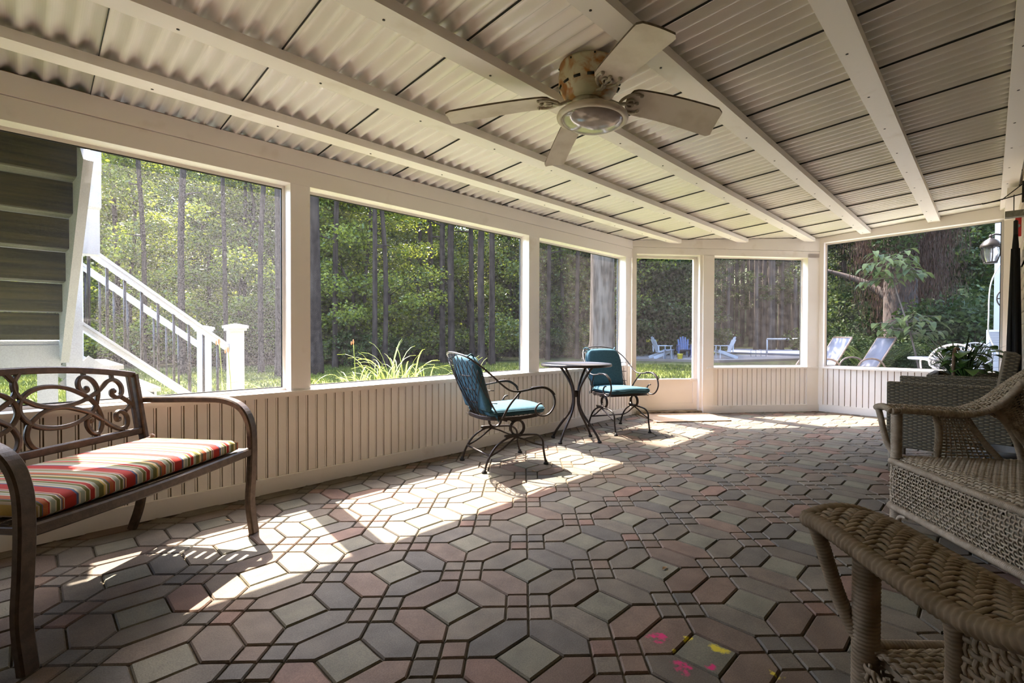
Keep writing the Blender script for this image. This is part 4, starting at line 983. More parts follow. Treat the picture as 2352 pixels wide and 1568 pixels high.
    def BD(u, v):
        u = np.clip(np.asarray(u, float), 0, 1); v = np.asarray(v, float); q = u * Ltot
        c_ = np.stack([np.interp(q, tt, cen[:, k_]) for k_ in range(3)], -1); o_ = np.stack([np.interp(q, tt, outv[:, k_]) for k_ in range(3)], -1); up_ = np.stack([np.interp(q, tt, upv[:, k_]) for k_ in range(3)], -1)
        s_ = (v * 2 - 1)
        drop = -.012 * s_ ** 2
        return c_ + o_ * (s_ * hwid)[..., None] + up_ * drop[..., None]
    m = MB(); nuu = int(Ltot / .0125)
    weave(m, BD, nuu, 9, .0052, .0056, .0028, .0030, pat=twill, sub=2, sec=6)
    band = m.build('arm_and_back_band', wicker, t)
    m = MB()
    for v_ in (-.06, 1.06):
        uu = np.linspace(0.0, 1.0, 220); pts = BD(uu, np.full_like(uu, v_)); pts[:, 2] -= .006
        wrapped(m, pts, .0165, .011, 9, .13)
    for u_ in (0.0, 1.0):
        vv = np.linspace(-.06, 1.06, 12); pts = BD(np.full_like(vv, u_), vv); pts[:, 2] -= .006; wrapped(m, pts, .0165, .011, 9, .13)
    m.build('band_edge', wicker_w, band)
    # back: open weave below the band
    def SK(u, v):
        u = np.asarray(u, float); v = np.asarray(v, float)
        q = (.18 + .64 * u) * Ltot
        tp_ = np.stack([np.interp(q, tt, cen[:, k_]) for k_ in range(3)], -1) - np.array((0, 0, .018))
        a_ = (u * 2 - 1)
        bt = np.stack([-a_ * -1.0 * 0 + np.sign(tp_[..., 0]) * 0 + tp_[..., 0] * .86, -.30 + .10 * a_ ** 2 + 0 * v, SZ + .02 + .17 * np.abs(a_) ** 2.2 + 0 * v], -1)
        P = bt + (tp_ - bt) * v[..., None]; P[..., 1] -= .02 * np.sin(PI * v); return P
    m = MB(); weave(m, SK, 54, 26, .0044, .0044, .0030, .0034, sub=2); m.build('back_weave', wicker, t)
    m = MB(); uu = np.linspace(0, 1, 80); wrapped(m, SK(uu, np.zeros_like(uu)), .013, .008, 8); m.build('back_lower_rim', wicker_w, t)
    for sx in (-1, 1):
        m = MB(); wrapped(m, bez([(sx * (W - .02), -.14, AZ), (sx * (W - .03), -.22, .50), (sx * (W - .02), -.27, SZ)], 5), .016, .008, 8); m.build('back_post', wicker_w, t)
    return t
wk = wicker_chair('old wicker armchair with open weave apron, angled beside the square woven armchair')
wk2 = copy_tree(wk)
# right front post at (3.13,.35), left front post at (2.57,-.09)
fdir = math.atan2(.79, -.61)
def place(o, post, ang, sx, W=.41, yo=.30):
    c_, s_ = math.cos(ang - PI / 2), math.sin(ang - PI / 2)
    lx, ly = sx * W, yo
    o.location = (post[0] - (lx * c_ - ly * s_), post[1] - (lx * s_ + ly * c_), 0); o.rotation_euler = (0, 0, ang - PI / 2)
place(wk, (3.15, .335), fdir, 1)
place(wk2, (1.180, .170), math.radians(43), -1)
wk2['label'] = 'wicker armchair nearest the camera with a thick herringbone woven arm, lower right corner'

# --- square resin-wicker armchairs against the house wall ---
def uvbox(p, q, name, mat, parent, bevel=.008, extra=None):
    p = np.array(p, float); q = np.array(q, float); me = bpy.data.meshes.new(name)
    V = [(x, y, z) for x in (p[0], q[0]) for y in (p[1], q[1]) for z in (p[2], q[2])]
    Fc = [(0, 1, 3, 2), (4, 6, 7, 5), (0, 4, 5, 1), (2, 3, 7, 6), (0, 2, 6, 4), (1, 5, 7, 3)]
    me.from_pydata(V, [], Fc); uv = me.uv_layers.new(name='UVMap'); 
    for po in me.polygons:
        nn = po.normal
        for li in po.loop_indices:
            v = me.vertices[me.loops[li].vertex_index].co
            uv.data[li].uv = (v.y, v.z) if abs(nn.x) > .5 else ((v.x, v.z) if abs(nn.y) > .5 else (v.x, v.y))
    me.materials.append(mat); o = bpy.data.objects.new(name, me); COL.objects.link(o); o.parent = parent
    b_ = o.modifiers.new('edge', 'BEVEL'); b_.width = bevel; b_.segments = 3
    return o
def square_chair(loc, rz, label, arms=True):
    t = empty('resin_wicker_armchair', loc, rz, label, 'chair')
    for sx in (-1, 1): uvbox((sx * .36 - .04, -.28, .19), (sx * .36 + .04, .37, .665), 'arm', basket, t)
    uvbox((-.32, -.26, .18), (.32, .36, .33), 'seat_base', basket, t)
    bk = uvbox((-.36, -.22, .30), (.36, -.15, .90), 'backrest', basket, t); bk.rotation_euler = (math.radians(8), 0, 0); bk.location = (0, .03, .02)
    for sx in (-1, 1):
        for y in (-.26, .345):
            m = MB(); m.lathe([(0, 0), (.016, 0), (.020, .2), (0, .2)], 10, (sx * .365, y, 0)); m.build('leg', wicker_g, t)
    m = MB(); m.add([(-.30, -.20, .345), (.30, -.20, .345), (.30, .34, .345), (-.30, .34, .345)], [(0, 1, 2, 3)]); return t
sc1 = square_chair((4.87, .165, 0), 0, 'square brown woven armchair behind the angled wicker chair, in front of the plants')
# planter stand with plants
pl = empty('wicker_planter', (5.95, .13, 0), 0, 'tall square woven planter box behind the square armchair, holding plants', 'planter')
for nm, a_, b_ in (('side_panel', (-.40, .22, .10), (.40, .26, .665)), ('side_panel', (-.40, -.26, .10), (.40, -.22, .665)), ('end_panel', (-.40, -.22, .10), (-.36, .22, .665)), ('end_panel', (.36, -.22, .10), (.40, .22, .665))): uvbox(a_, b_, nm, basket, pl)
uvbox((-.36, -.22, .14), (.36, .22, .60), 'liner', basket, pl)
for sx in (-.37, .37):
    for y in (-.23, .23): m = MB(); m.lathe([(0, 0), (.018, 0), (.018, .12), (0, .12)], 8, (sx, y, 0)); m.build('leg', wicker_g, pl)
def leaf_blade(mb, base, direction, L_, wd, curl=.5, rise=.6, n=7, mi=0, heart=False):
    b_ = np.array(base, float); d = np.array((direction[0], direction[1], 0.0)); d /= np.linalg.norm(d) + 1e-9; sd = np.array((-d[1], d[0], 0))
    V = []
    for i in range(n + 1):
        q = i / n; r = L_ * q; z = rise * L_ * q - curl * L_ * q * q
        w_ = wd * (math.sin(PI * min(1, q * .93 + .07)) ** .7 if heart else (1 - q) ** .6 * (.5 + q * .5) * 1.2)
        p = b_ + d * r * math.sqrt(max(.05, 1 - min(.9, rise ** 2 * .5))) + np.array((0, 0, z)); k_ = .25 * w_
        V += [p - sd * w_ + np.array((0, 0, k_)), p, p + sd * w_ + np.array((0, 0, k_))]
    Fc = []
    for i in range(n): a = i * 3; Fc += [(a, a + 1, a + 4, a + 3), (a + 1, a + 2, a + 5, a + 4)]
    mb.add(V, Fc, mi, True)
pp = empty('leafy_potted_plant', (5.80, .14, .63), 0, 'bright green broad-leaved plant in the square woven planter', 'plant')
lf = MB(); stm = MB(); rnd = random.Random(3)
for i in range(46):
    a = rnd.uniform(0, 2 * PI); r = rnd.uniform(.02, .16); hgt = rnd.uniform(.06, .30); bx, by = r * math.cos(a), r * math.sin(a)
    stm.tube(bez([(bx * .2, by * .2, 0), (bx * .7, by * .7, hgt * .7), (bx, by, hgt)], 3), .003, 5); leaf_blade(lf, (bx, by, hgt), (math.cos(a + rnd.uniform(-.6, .6)), math.sin(a + rnd.uniform(-.6, .6))), rnd.uniform(.10, .16), rnd.uniform(.032, .048), .6, .35, heart=True)
lf.build('foliage', potleaf, pp); stm.build('stem', potleaf, pp)
pp2 = empty('strap_leaf_plant', (6.10, .20, .60), 0, 'dark spiky strap-leaved plant beside the broad-leaved one in the woven planter', 'plant')
lf = MB()
for i in range(70):
    a = rnd.uniform(0, 2 * PI); leaf_blade(lf, (rnd.uniform(-.04, .04), rnd.uniform(-.04, .04), 0), (math.cos(a), math.sin(a)), rnd.uniform(.36, .50), .014, rnd.uniform(.25, .6), rnd.uniform(.8, 1.3), n=8)
lf.build('foliage', potleaf_d, pp2)
m = MB(); m.tube(bez([(5.66, .22, .60), (5.665, .22, .72), (5.66, .215, .86), (5.675, .205, .895), (5.70, .19, .885), (5.715, .18, .855)], 5), .012, 8)
tag(m.build('plant_stake', twine), 'brown bent stake standing in the planter among the green leaves', 'stake')
# dark things under the chairs by the house wall
m = MB(); m.lathe([(0, 0), (.115, 0), (.135, .27), (.145, .27), (.145, .30), (.125, .30), (.12, .26), (0, .26)], 32, (4.28, -.05, 0))
tag(m.build('flower_pot', potm), 'dark grey empty pot on the floor behind the angled wicker armchair', 'pot')
m = MB(); 
for i in range(3): pass
m.lathe([(0, 0), (.20, .0), (.235, .08), (.24, .25), (.21, .42), (.12, .52), (.05, .56), (0, .56)], 20, (4.28, -.48, 0))
tag(m.build('covered_bundle', black_cloth), 'black covered bundle standing against the house wall behind the wicker chairs', 'bundle')

# --- door mat ---
m = MB(); c0 = C1 + E * .52 - EN * .32; dm = empty('door_mat', (c0[0], c0[1], 0), RZ, 'tan woven door mat lying in front of the screen door', 'mat')
m.b2((-.44, -.27, .0), (.46, .27, .010)); m.build('mat_field', coir, dm)
m = MB()
for a_, b_ in (((-.45, -.28), (.47, -.268)), ((-.45, .268), (.47, .28)), ((-.45, -.28), (-.438, .28)), ((.458, -.28), (.47, .28))): m.b2((a_[0], a_[1], 0), (b_[0], b_[1], .012))
m.build('mat_border', groove, dm)

# --- black folded parasol against the house wall, hooks and flag ---
um = empty('folded_parasol', (5.55, YR + .06, 0), 0, 'closed black parasol standing upright against the house wall at the right edge', 'parasol')
m = MB(); m.lathe([(0, .14), (.024, .15), (.031, .35), (.026, .8), (.029, 1.3), (.020, 1.72), (.012, 1.84), (0, 1.85)], 14, (0, 0, 0)); 
for i in range(6): a = i * PI / 3; m.tube(bez([(.03 * math.cos(a), .03 * math.sin(a), .16), (.036 * math.cos(a + .2), .036 * math.sin(a + .2), .8), (.018 * math.cos(a), .018 * math.sin(a), 1.7)], 5), .010, 6)
m.build('cover', black_cloth, um); m = MB(); m.lathe([(0, 0), (.06, 0), (.06, .02), (.014, .03), (.014, 1.92), (0, 1.93)], 12); m.build('pole', black_met, um)
br = empty('wall_bracket', (5.65, YR + .02, 2.13), 0, 'dark wire plant bracket with hooks sticking out high on the house wall', 'bracket')
m = MB(); m.tube(bez([(0, 0, .02), (0, .10, .0), (-.05, .22, -.03), (-.05, .235, -.025)], 4), .005, 6); m.tube([(0, 0, .10), (-.02, .12, -.012)], .004, 6); m.b2((-.012, -.01, -.05), (.012, .006, .12)); m.tube([(.0, .05, .02), (.0, .05, -.13)], .003, 6)
m.build('hook_arm', black_met, br)
m = MB(); m.b2((-.02, -.015, -.16), (.06, .10, -.11)); m.build('bracket_block', wood_lt, br)
m = MB(); m.b2((6.0, YR + .015, 1.86), (6.018, YR + .052, 2.07)); fl_ = m.build('hanging_tag', red_pl); tag(fl_, 'small red tag with a white round mark hanging on the house wall', 'tag')
m = MB(); m.lathe([(0, 0), (.014, 0), (.014, .002), (0, .002)], 20, (5.998, YR + .034, 1.95), axis=(-1, 0, 0)); m.build('round_mark', white_pl, fl_)
# leaves and litter on the floor
lt = [(1.92, .98), (2.95, 1.55), (3.6, 2.2), (1.55, 2.35), (.75, 2.9), (2.3, 3.05), (2.62, 2.38), (4.2, 1.7), (5.9, 2.25), (5.95, 2.35)]
d0 = None
for i, (x, y) in enumerate(lt):
    if d0 is None:
        m = MB(); m.add([(-.022, 0, .002), (0, -.008, .006), (.022, 0, .002), (0, .008, .007), (0, 0, .001)], [(0, 1, 4), (1, 2, 4), (2, 3, 4), (3, 0, 4)], 0, True); d0 = m.build('dead_leaf', debris_m); tag(d0, 'tiny dry leaf fragment lying on the paver floor', 'leaf', 'dry leaf bits on the floor'); o = d0
    else: o = d0.copy(); COL.objects.link(o)
    o.location = (x, y, 0.0); o.rotation_euler = (0, 0, i * 1.3)
# ================= OUTSIDE =================
# --- outside stair: upper flight, landing, lower flight with railings ---
stx = empty('outdoor_stair', (0, 0, 0), 0, 'white painted outdoor staircase with a landing, seen through the left screen', 'staircase')
NY, FYY, LZ = 4.45, 5.68, .96
XL = -1.15
m = MB(); m.b2((XL, NY, LZ - .03), (.24, FYY, LZ)); m.build('landing_deck', stair_tread, stx)
m = MB(); m.b2((XL, NY - .03, LZ - .21), (.155, NY, LZ - .03)); m.b2((XL, NY - .02, LZ - .03), (.155, NY, LZ - .005)); m.build('landing_beam', ext_white, stx)
m = MB(); m.b2((XL, FYY, LZ - .21), (.24, FYY + .04, LZ)); m.build('landing_beam', ext_white, stx)
m = MB(); m.beam((-.34, NY + .02, LZ - .20), (.02, NY + .02, LZ - .62), .03, .11); m.build('landing_brace', ext_white, stx)
for x, y, w_ in ((.09, NY + .03, .10), (-.9, NY + .03, .10), (-.9, FYY - .06, .1)):
    m = MB(); m.b2((x - w_ / 2, y - w_ / 2, GZ), (x + w_ / 2, y + w_ / 2, LZ - .03)); m.build('support_post', ext_white, stx)
# upper flight towards the house, seen from below
SR = 1.19
for i in range(11):
    y1 = NY - .02 - i * .155; y0 = y1 - .155; z0 = LZ + .0 + i * .185
    if y0 < 2.7: break
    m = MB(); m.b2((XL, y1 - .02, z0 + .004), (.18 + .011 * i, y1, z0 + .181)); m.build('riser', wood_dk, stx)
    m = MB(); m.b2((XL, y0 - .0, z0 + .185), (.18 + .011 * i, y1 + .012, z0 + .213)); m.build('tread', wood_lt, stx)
m = MB(); m.beam((.165, NY + .02, LZ - .06), (.228, 3.53, LZ - .06 + 1.19 * .94), .042, .27); m.build('stringer', ext_white, stx)
m = MB(); m.beam((.24, 3.38, 2.42), (.28, 2.72, 2.42 + 1.19 * .66), .042, .16); m.build('stringer', ext_white, stx)
m = MB(); m.beam((XL, NY, LZ - .05), (XL, 3.53, LZ - .05 + 1.19 * .92), .042, .27); m.build('stringer', ext_white, stx)
# white corner post and trim boards climbing with the flight
def newel(x, y, z0, z1, w_=.105, cap=True, name='newel_post'):
    m = MB(); m.b2((x - w_ / 2, y - w_ / 2, z0), (x + w_ / 2, y + w_ / 2, z1 - .05))
    if cap:
        h = w_ / 2
        m.b2((x - h - .016, y - h - .016, z1 - .055), (x + h + .016, y + h + .016, z1 - .035)); m.b2((x - h - .026, y - h - .026, z1 - .035), (x + h + .026, y + h + .026, z1 - .012))
        V = [(x - h - .02, y - h - .02, z1 - .012), (x + h + .02, y - h - .02, z1 - .012), (x + h + .02, y + h + .02, z1 - .012), (x - h - .02, y + h + .02, z1 - .012), (x, y, z1 + .006)]
        m.add(V, [(0, 1, 4), (1, 2, 4), (2, 3, 4), (3, 0, 4), (3, 2, 1, 0)])
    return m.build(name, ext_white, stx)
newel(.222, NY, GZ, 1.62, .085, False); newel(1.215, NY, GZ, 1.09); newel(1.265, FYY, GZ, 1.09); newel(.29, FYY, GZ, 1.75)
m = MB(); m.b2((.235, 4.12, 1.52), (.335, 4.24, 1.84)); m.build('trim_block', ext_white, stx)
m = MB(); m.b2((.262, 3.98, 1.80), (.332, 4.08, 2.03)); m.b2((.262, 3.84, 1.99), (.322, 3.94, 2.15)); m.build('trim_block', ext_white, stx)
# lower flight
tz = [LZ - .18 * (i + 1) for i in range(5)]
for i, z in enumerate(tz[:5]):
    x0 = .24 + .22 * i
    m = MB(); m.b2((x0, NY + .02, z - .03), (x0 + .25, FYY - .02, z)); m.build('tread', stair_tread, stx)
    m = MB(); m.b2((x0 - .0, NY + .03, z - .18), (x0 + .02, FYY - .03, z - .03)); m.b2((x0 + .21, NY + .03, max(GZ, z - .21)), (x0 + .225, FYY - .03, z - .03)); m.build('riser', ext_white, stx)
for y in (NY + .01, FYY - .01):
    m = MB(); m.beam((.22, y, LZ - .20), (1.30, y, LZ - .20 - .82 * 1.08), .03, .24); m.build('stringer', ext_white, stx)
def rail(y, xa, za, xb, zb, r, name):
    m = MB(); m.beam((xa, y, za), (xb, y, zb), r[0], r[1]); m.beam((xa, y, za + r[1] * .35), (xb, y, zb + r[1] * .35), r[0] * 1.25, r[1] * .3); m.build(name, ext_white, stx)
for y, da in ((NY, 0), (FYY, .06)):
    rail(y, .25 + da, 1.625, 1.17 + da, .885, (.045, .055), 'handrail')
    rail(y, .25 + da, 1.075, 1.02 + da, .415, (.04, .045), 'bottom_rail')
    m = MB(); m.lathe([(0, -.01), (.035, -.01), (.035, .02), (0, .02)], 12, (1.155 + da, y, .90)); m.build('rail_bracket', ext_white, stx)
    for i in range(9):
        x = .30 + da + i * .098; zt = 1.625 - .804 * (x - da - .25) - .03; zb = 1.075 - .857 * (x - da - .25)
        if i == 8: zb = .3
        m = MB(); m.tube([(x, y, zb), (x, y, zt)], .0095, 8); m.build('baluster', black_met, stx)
m = MB(); m.b2((-.25, 5.9, GZ), (-.0, 6.1, GZ + .0)); 

# --- day lilies outside the screens ---
def lily_clump(name, loc, n, spread, hmin, hmax, label, group, buds=0):
    t = empty(name, loc, 0, label, 'plant', group); lf = MB(); rnd = random.Random(int(loc[0] * 100))
    for i in range(n):
        a = rnd.uniform(0, 2 * PI); h = rnd.uniform(hmin, hmax); lean = rnd.uniform(.15, .55) * h; bx, by = rnd.gauss(0, spread), rnd.gauss(0, spread * .6)
        d = np.array((math.cos(a), math.sin(a), 0)); sd = np.array((-d[1], d[0], 0)); V = []; k_ = 9; wd = rnd.uniform(.006, .011)
        for q in range(k_ + 1):
            u = q / k_; z = h * (1.6 * u - .6 * u * u) - lean * .45 * u ** 3; r = lean * u ** 1.8
            p = np.array((bx, by, z)) + d * r; w_ = wd * (1 - u) ** .45 + .0006
            V += [p - sd * w_, p + np.array((0, 0, -.002)), p + sd * w_]
        Fc = []
        for q in range(k_): b_ = q * 3; Fc += [(b_, b_ + 1, b_ + 4, b_ + 3), (b_ + 1, b_ + 2, b_ + 5, b_ + 4)]
        lf.add(V, Fc, 0, True)
    lf.build('foliage', lily, t)
    if buds:
        for i in range(buds):
            m = MB(); bx = rnd.gauss(0, spread * .5); H = rnd.uniform(hmax * 1.0, hmax * 1.25)
            m.tube(bez([(bx, 0, 0), (bx + .01, .0, H * .6), (bx - .01, 0, H)], 4), .0035, 5)
            s_ = m.build('flower_stalk', lily, t); b_ = MB(); b_.ball((bx - .012, 0, H + .02), .009, 8, 6, sc=(.8, .8, 2.6)); b_.ball((bx - .03, 0, H + .01), .007, 8, 6, sc=(.8, .8, 2.4)); b_.build('bud', lily_bud, s_)
    return t
G_ = 'day lilies along the outside of the screened wall'
lily_clump('day_lily', (2.42, 3.95, GZ), 60, .07, .70, 1.12, 'tall day lily clump with long arching leaves, behind the middle of the widest screen', G_)
lily_clump('day_lily', (2.08, 3.92, GZ), 130, .15, .55, .90, 'bushy bright day lily clump just left of the tallest one', G_, 1)
lily_clump('day_lily', (2.75, 3.9, GZ), 60, .10, .6, .85, 'day lily clump behind the back of the left teal chair', G_)
lily_clump('day_lily', (3.25, 3.85, GZ), 40, .07, .6, .95, 'small day lily clump between the left teal chair and the post', G_)
lily_clump('day_lily', (1.05, 4.0, GZ), 16, .07, .6, .82, 'sparse day lily with two orange buds beside the white stair post', G_, 2)
lily_clump('day_lily', (1.46, 3.95, GZ), 12, .06, .6, .9, 'thin day lily just right of the left wall post', G_, 1)

# --- grass near the porch ---
N_ = 60000
ang = RS.uniform(math.radians(2), math.radians(100), N_); rad = 3.4 + 14.5 * RS.rand(N_) ** .75
gx, gy = rad * np.cos(ang), rad * np.sin(ang)
ok = (gy > 3.5) | ((np.stack([gx, gy], 1) - C1) @ EN > .3); ok &= ~((gx > 7.3) & (gy < 1.9)); ok &= ~((gx > -1.2) & (gx < 1.35) & (gy > 4.3) & (gy < 5.8))
gx, gy = gx[ok], gy[ok]; n = len(gx); a = RS.uniform(0, 2 * PI, n); h = RS.uniform(.025, .055, n) * (1 + rad[ok] * .04); w_ = .004 * (1 + rad[ok] * .22)
B0 = np.stack([gx, gy, np.full(n, GZ)], 1); dx = np.stack([np.cos(a) * w_, np.sin(a) * w_, 0 * a], 1); ln = np.stack([RS.normal(0, .015, n), RS.normal(0, .015, n), h], 1)
tag(quads('lawn_grass', np.stack([B0 - dx, B0 + dx, B0 + ln + dx * .2, B0 + ln - dx * .2], 1), [grassm]), 'short sunlit lawn grass around the porch', 'grass', None, 'stuff')

# --- gravel patch, pool terrace ---
rays = lambda px, d: (d * (math.cos(YAW) + (px - 1176) / F_PX * math.sin(YAW)), d * (math.sin(YAW) - (px - 1176) / F_PX * math.cos(YAW)))
m = MB(); P_ = [rays(1440, 20.5), rays(1650, 19.2), rays(1850, 21.0), rays(1850, 28), rays(1650, 33), rays(1440, 31)]
m.prism(P_[::-1] if False else P_, GZ - .02, GZ + .055); gv = m.build('gravel_patch', gravel); struct(gv)
m = MB()
for i in range(2): a_, b_ = P_[i], P_[i + 1]; m.beam((*a_, GZ + .03), (*b_, GZ + .03), .12, .12)
tag(m.build('timber_edging', curb), 'dark timber edging along the front of the gravel patch', 'edging')
m = MB(); Q_ = [rays(1672, 27), rays(1860, 23.5), rays(2000, 24), rays(2000, 36), rays(1700, 40)]
m.prism(Q_, GZ, GZ + .16); struct(m.build('pool_terrace', poolc))
nf = empty('net_frame', (*rays(1762, 25), GZ + .1), 0, 'white pipe frame rail standing over the pool terrace', 'frame')
a_ = np.array(rays(1762, 25)); b_ = np.array(rays(2060, 21))
m = MB(); m.tube([(0, 0, 0), (0, 0, .80)], .035, 8); m.build('post', white_pl, nf)
m = MB(); m.tube([(0, 0, .80), (b_[0] - a_[0], b_[1] - a_[1], .84)], .045, 8); m.build('top_rail', white_pl, nf)
m = MB(); m.tube([(b_[0] - a_[0], b_[1] - a_[1], -.1), (b_[0] - a_[0], b_[1] - a_[1], .84)], .022, 8); m.build('post', white_pl, nf)
fb = empty('low_metal_rack', (*rays(1725, 23.5), GZ + .05), 0, 'low dark metal rack standing on the gravel by the pool terrace', 'rack')
m = MB()
for i in range(4): m.tube([(i * .16, -i * .18, 0), (i * .16, -i * .18, .32)], .012, 6)
m.tube([(0, 0, .32), (.48, -.54, .32)], .012, 6); m.build('rack_frame', slate_pl, fb)

# --- adirondack chairs ---
def adirondack(loc, rz, mat, label):
    t = empty('adirondack_chair', loc, rz, label, 'chair', None)
    m = MB(); tl = math.radians(22)
    for i in range(5):
        x = (i - 2) * .105; top = .98 - .035 * (i - 2) ** 2; k_ = 8; V = []
        for q in range(k_ + 1):
            s = .30 + (top - .30) * q / k_; w_ = .046 * (1.0 if q < k_ - 1 else .8) * (.85 + .15 * q / k_); y = -.22 - (s - .3) * math.tan(tl)
            V += [(x * (.8 + .25 * q / k_) - w_, y, s), (x * (.8 + .25 * q / k_) + w_, y, s), (x * (.8 + .25 * q / k_) + w_, y - .02, s), (x * (.8 + .25 * q / k_) - w_, y - .02, s)]
        Fc = [(a * 4 + b, a * 4 + (b + 1) % 4, a * 4 + 4 + (b + 1) % 4, a * 4 + 4 + b) for a in range(k_) for b in range(4)] + [(0, 1, 2, 3), tuple(k_ * 4 + b for b in (3, 2, 1, 0))]
        m.add(V, Fc)
    m.build('backrest', mat, t)
    m = MB()
    for i in range(6): y = .26 - i * .09; m.box((0, y, .37 - i * .018), (.52, .08, .018), rx=math.radians(11))
    m.build('seat', mat, t)
    for sx in (-1, 1):
        m = MB(); m.prism([(sx * .24, .32), (sx * .38, .30), (sx * .38, .05), (sx * .33, -.34), (sx * .27, -.34)][::sx], .555, .58); m.build('arm', mat, t)
        m = MB(); m.beam((sx * .29, .24, 0), (sx * .29, .24, .555), .09, .025, up=(0, 1, 0)); m.build('front_leg', mat, t)
        m = MB(); m.beam((sx * .265, .30, .34), (sx * .265, -.52, .03), .028, .13); m.build('rear_leg', mat, t)
        m = MB(); m.beam((sx * .30, -.30, .28), (sx * .30, -.32, .56), .03, .05, up=(0, 1, 0)); m.build('arm_support', mat, t)
    return t
gz = GZ + .055
look = lambda px: YAW - math.atan((px - 1176) / F_PX)
adirondack((*rays(1522, 21.4), gz), look(1522) - PI / 2 - 1.15 + PI * 0 , white_pl, 'white adirondack chair seen through the screen door, left one on the gravel')
adirondack((*rays(1572, 22.6), gz), look(1572) + PI / 2 + .15, navy_pl, 'navy blue adirondack chair facing the porch, right of the white one')
adirondack((*rays(1596, 24.5), gz), look(1596) + PI / 2 - .5, slate_pl, 'dark slate adirondack chair half hidden behind the screen door stile')
adirondack((*rays(1662, 21.6), gz), look(1662) - PI / 2 + 1.9 + 0.0, white_pl, 'white adirondack chair seen through the screen right of the door, facing left')
m = MB(); m.lathe([(0, 0), (.10, 0), (.13, .22), (.135, .22), (.12, .2), (0, .2)], 16, (*rays(1562, 20.9), gz))
tag(m.build('sand_bucket', yellow_pl), 'small yellow bucket on the gravel between the two garden chairs', 'bucket')
stl = empty('side_table', (*rays(1536, 20.9), gz), .3, 'low slate side table standing in front of the white garden chair', 'table')
m = MB(); m.box((0, 0, .40), (.42, .42, .03)); m.build('tabletop', slate_pl, stl)
for x in (-.17, .17):
    for y in (-.17, .17): m = MB(); m.beam((x, y, 0), (x * .9, y * .9, .39), .05, .03, up=(0, 1, 0)); m.build('leg', slate_pl, stl)

# --- loungers on the patio ---
m = MB(); m.b2((8.6, -.05, GZ - .05), (14.6, 3.6, GZ + .012)); struct(m.build('patio', pbr('patio_concrete', (.38, .35, .32), (.28, .26, .24), 5, .9)))
def lounger(loc, rz, label):
    t = empty('patio_lounger', loc, rz, label, 'lounger', 'sling loungers on the patio')
    # x = length, head at +x
    S_ = [(-1.0, .36), (-.4, .37), (.15, .36), (.24, .38), (.62, 1.02)]
    pts = bez([(x, 0, z) for x, z in S_], 6)
    m = MB(); m.sweep(pts, rect(.56, .012), smooth=True); m.build('sling_seat', sling, t)
    m = MB()
    for sy in (-1, 1): m.tube([(p[0], sy * .29, p[2] - .006) for p in pts], .018, 8)
    m.tube([(pts[-1][0], -.29, pts[-1][2]), (pts[-1][0], .29, pts[-1][2])], .018, 8); m.tube([(-1.0, -.29, .355), (-1.0, .29, .355)], .018, 8); m.build('frame', sling_f, t)
    for sy in (-1, 1):
        m = MB(); m.tube(bez([(-.18, sy * .33, 0), (-.16, sy * .33, .30), (-.04, sy * .33, .54), (.14, sy * .33, .60), (.32, sy * .33, .54), (.44, sy * .33, .32), (.52, sy * .33, 0)], 6), .018, 8); m.build('arm', sling_f, t)
        m = MB(); m.tube([(-.85, sy * .28, .35), (-.92, sy * .28, 0)], .016, 8); m.build('leg', sling_f, t)
    return t
lounger((*rays(1962, 9.9), GZ + .012), look(1962) - PI / 2 + .5, 'grey sling lounger with a raised back in the end window, right one')
lounger((*rays(1862, 9.7), GZ + .012), look(1862) - PI / 2 + .5, 'grey sling lounger half hidden behind the corner post, left of the other lounger')

# --- white cast metal set ---
def cast_chair(loc, rz, label):
    t = empty('cast_metal_chair', loc, rz, label, 'chair', 'white cast metal chairs on the patio')
    # oval lattice back: rim and scroll net; front = +y
    def B(u, v):
        r = .0; return np.array((u * .29, -.20 - .10 * (1 - u * u) * .6 - .16 * v, .42 + .50 * v))
    rim = [B(math.sin(a) * (1.0 if math.cos(a) > -.4 else .86), .5 + .5 * math.cos(a)) for a in np.linspace(PI, -PI, 33)[:-1]]
    m = MB(); m.tube(rim, .016, 8, closed=True); m.build('back_rim', castal, t)
    m = MB(); rnd = random.Random(4)
    for i in range(9):
        a_ = (i - 4) * .30; m.tube(bez([B(0, .02), B(math.sin(a_) * .35, .25 + .1 * math.cos(a_)), B(math.sin(a_) * .95, .5 + .48 * math.cos(a_) * (1 if abs(a_) < 1.3 else .4))], 6), .0075, 6)
    for i in range(46):
        a_ = rnd.uniform(-PI, PI); r_ = rnd.uniform(.25, .88); u = r_ * math.sin(a_); v = .5 + .5 * r_ * math.cos(a_); q = .055
        m.tube([B(u + q * math.sin(c_), v + q * .9 * math.cos(c_)) for c_ in np.linspace(0, 2 * PI, 9)[:-1]], .0075, 6, closed=True)
    m.build('back_lattice', castal, t)
    m = MB(); m.lathe([(0, .41), (.22, .41), (.245, .42), (.245, .435), (.22, .44), (0, .43)], 32); m.build('seat', castal, t)
    for i in range(4):
        a_ = PI / 4 + i * PI / 2; m = MB(); m.tube(bez([(.19 * math.cos(a_), .19 * math.sin(a_), .41), (.20 * math.cos(a_), .20 * math.sin(a_), .25), (.15 * math.cos(a_), .15 * math.sin(a_), .12), (.24 * math.cos(a_), .24 * math.sin(a_), 0)], 5), .014, 8); m.build('leg', castal, t)
    for sx in (-1, 1): m = MB(); m.tube(bez([B(sx * .95, .45), (sx * .28, -.05, .66), (sx * .27, .12, .63), (sx * .24, .16, .44)], 5), .013, 8); m.build('arm', castal, t)
    return t
cast_chair((*rays(2168, 8.0), GZ + .012), look(2168) - PI * .5 + .35, 'white cast metal chair with a lacy oval back, nearer one in the end window')
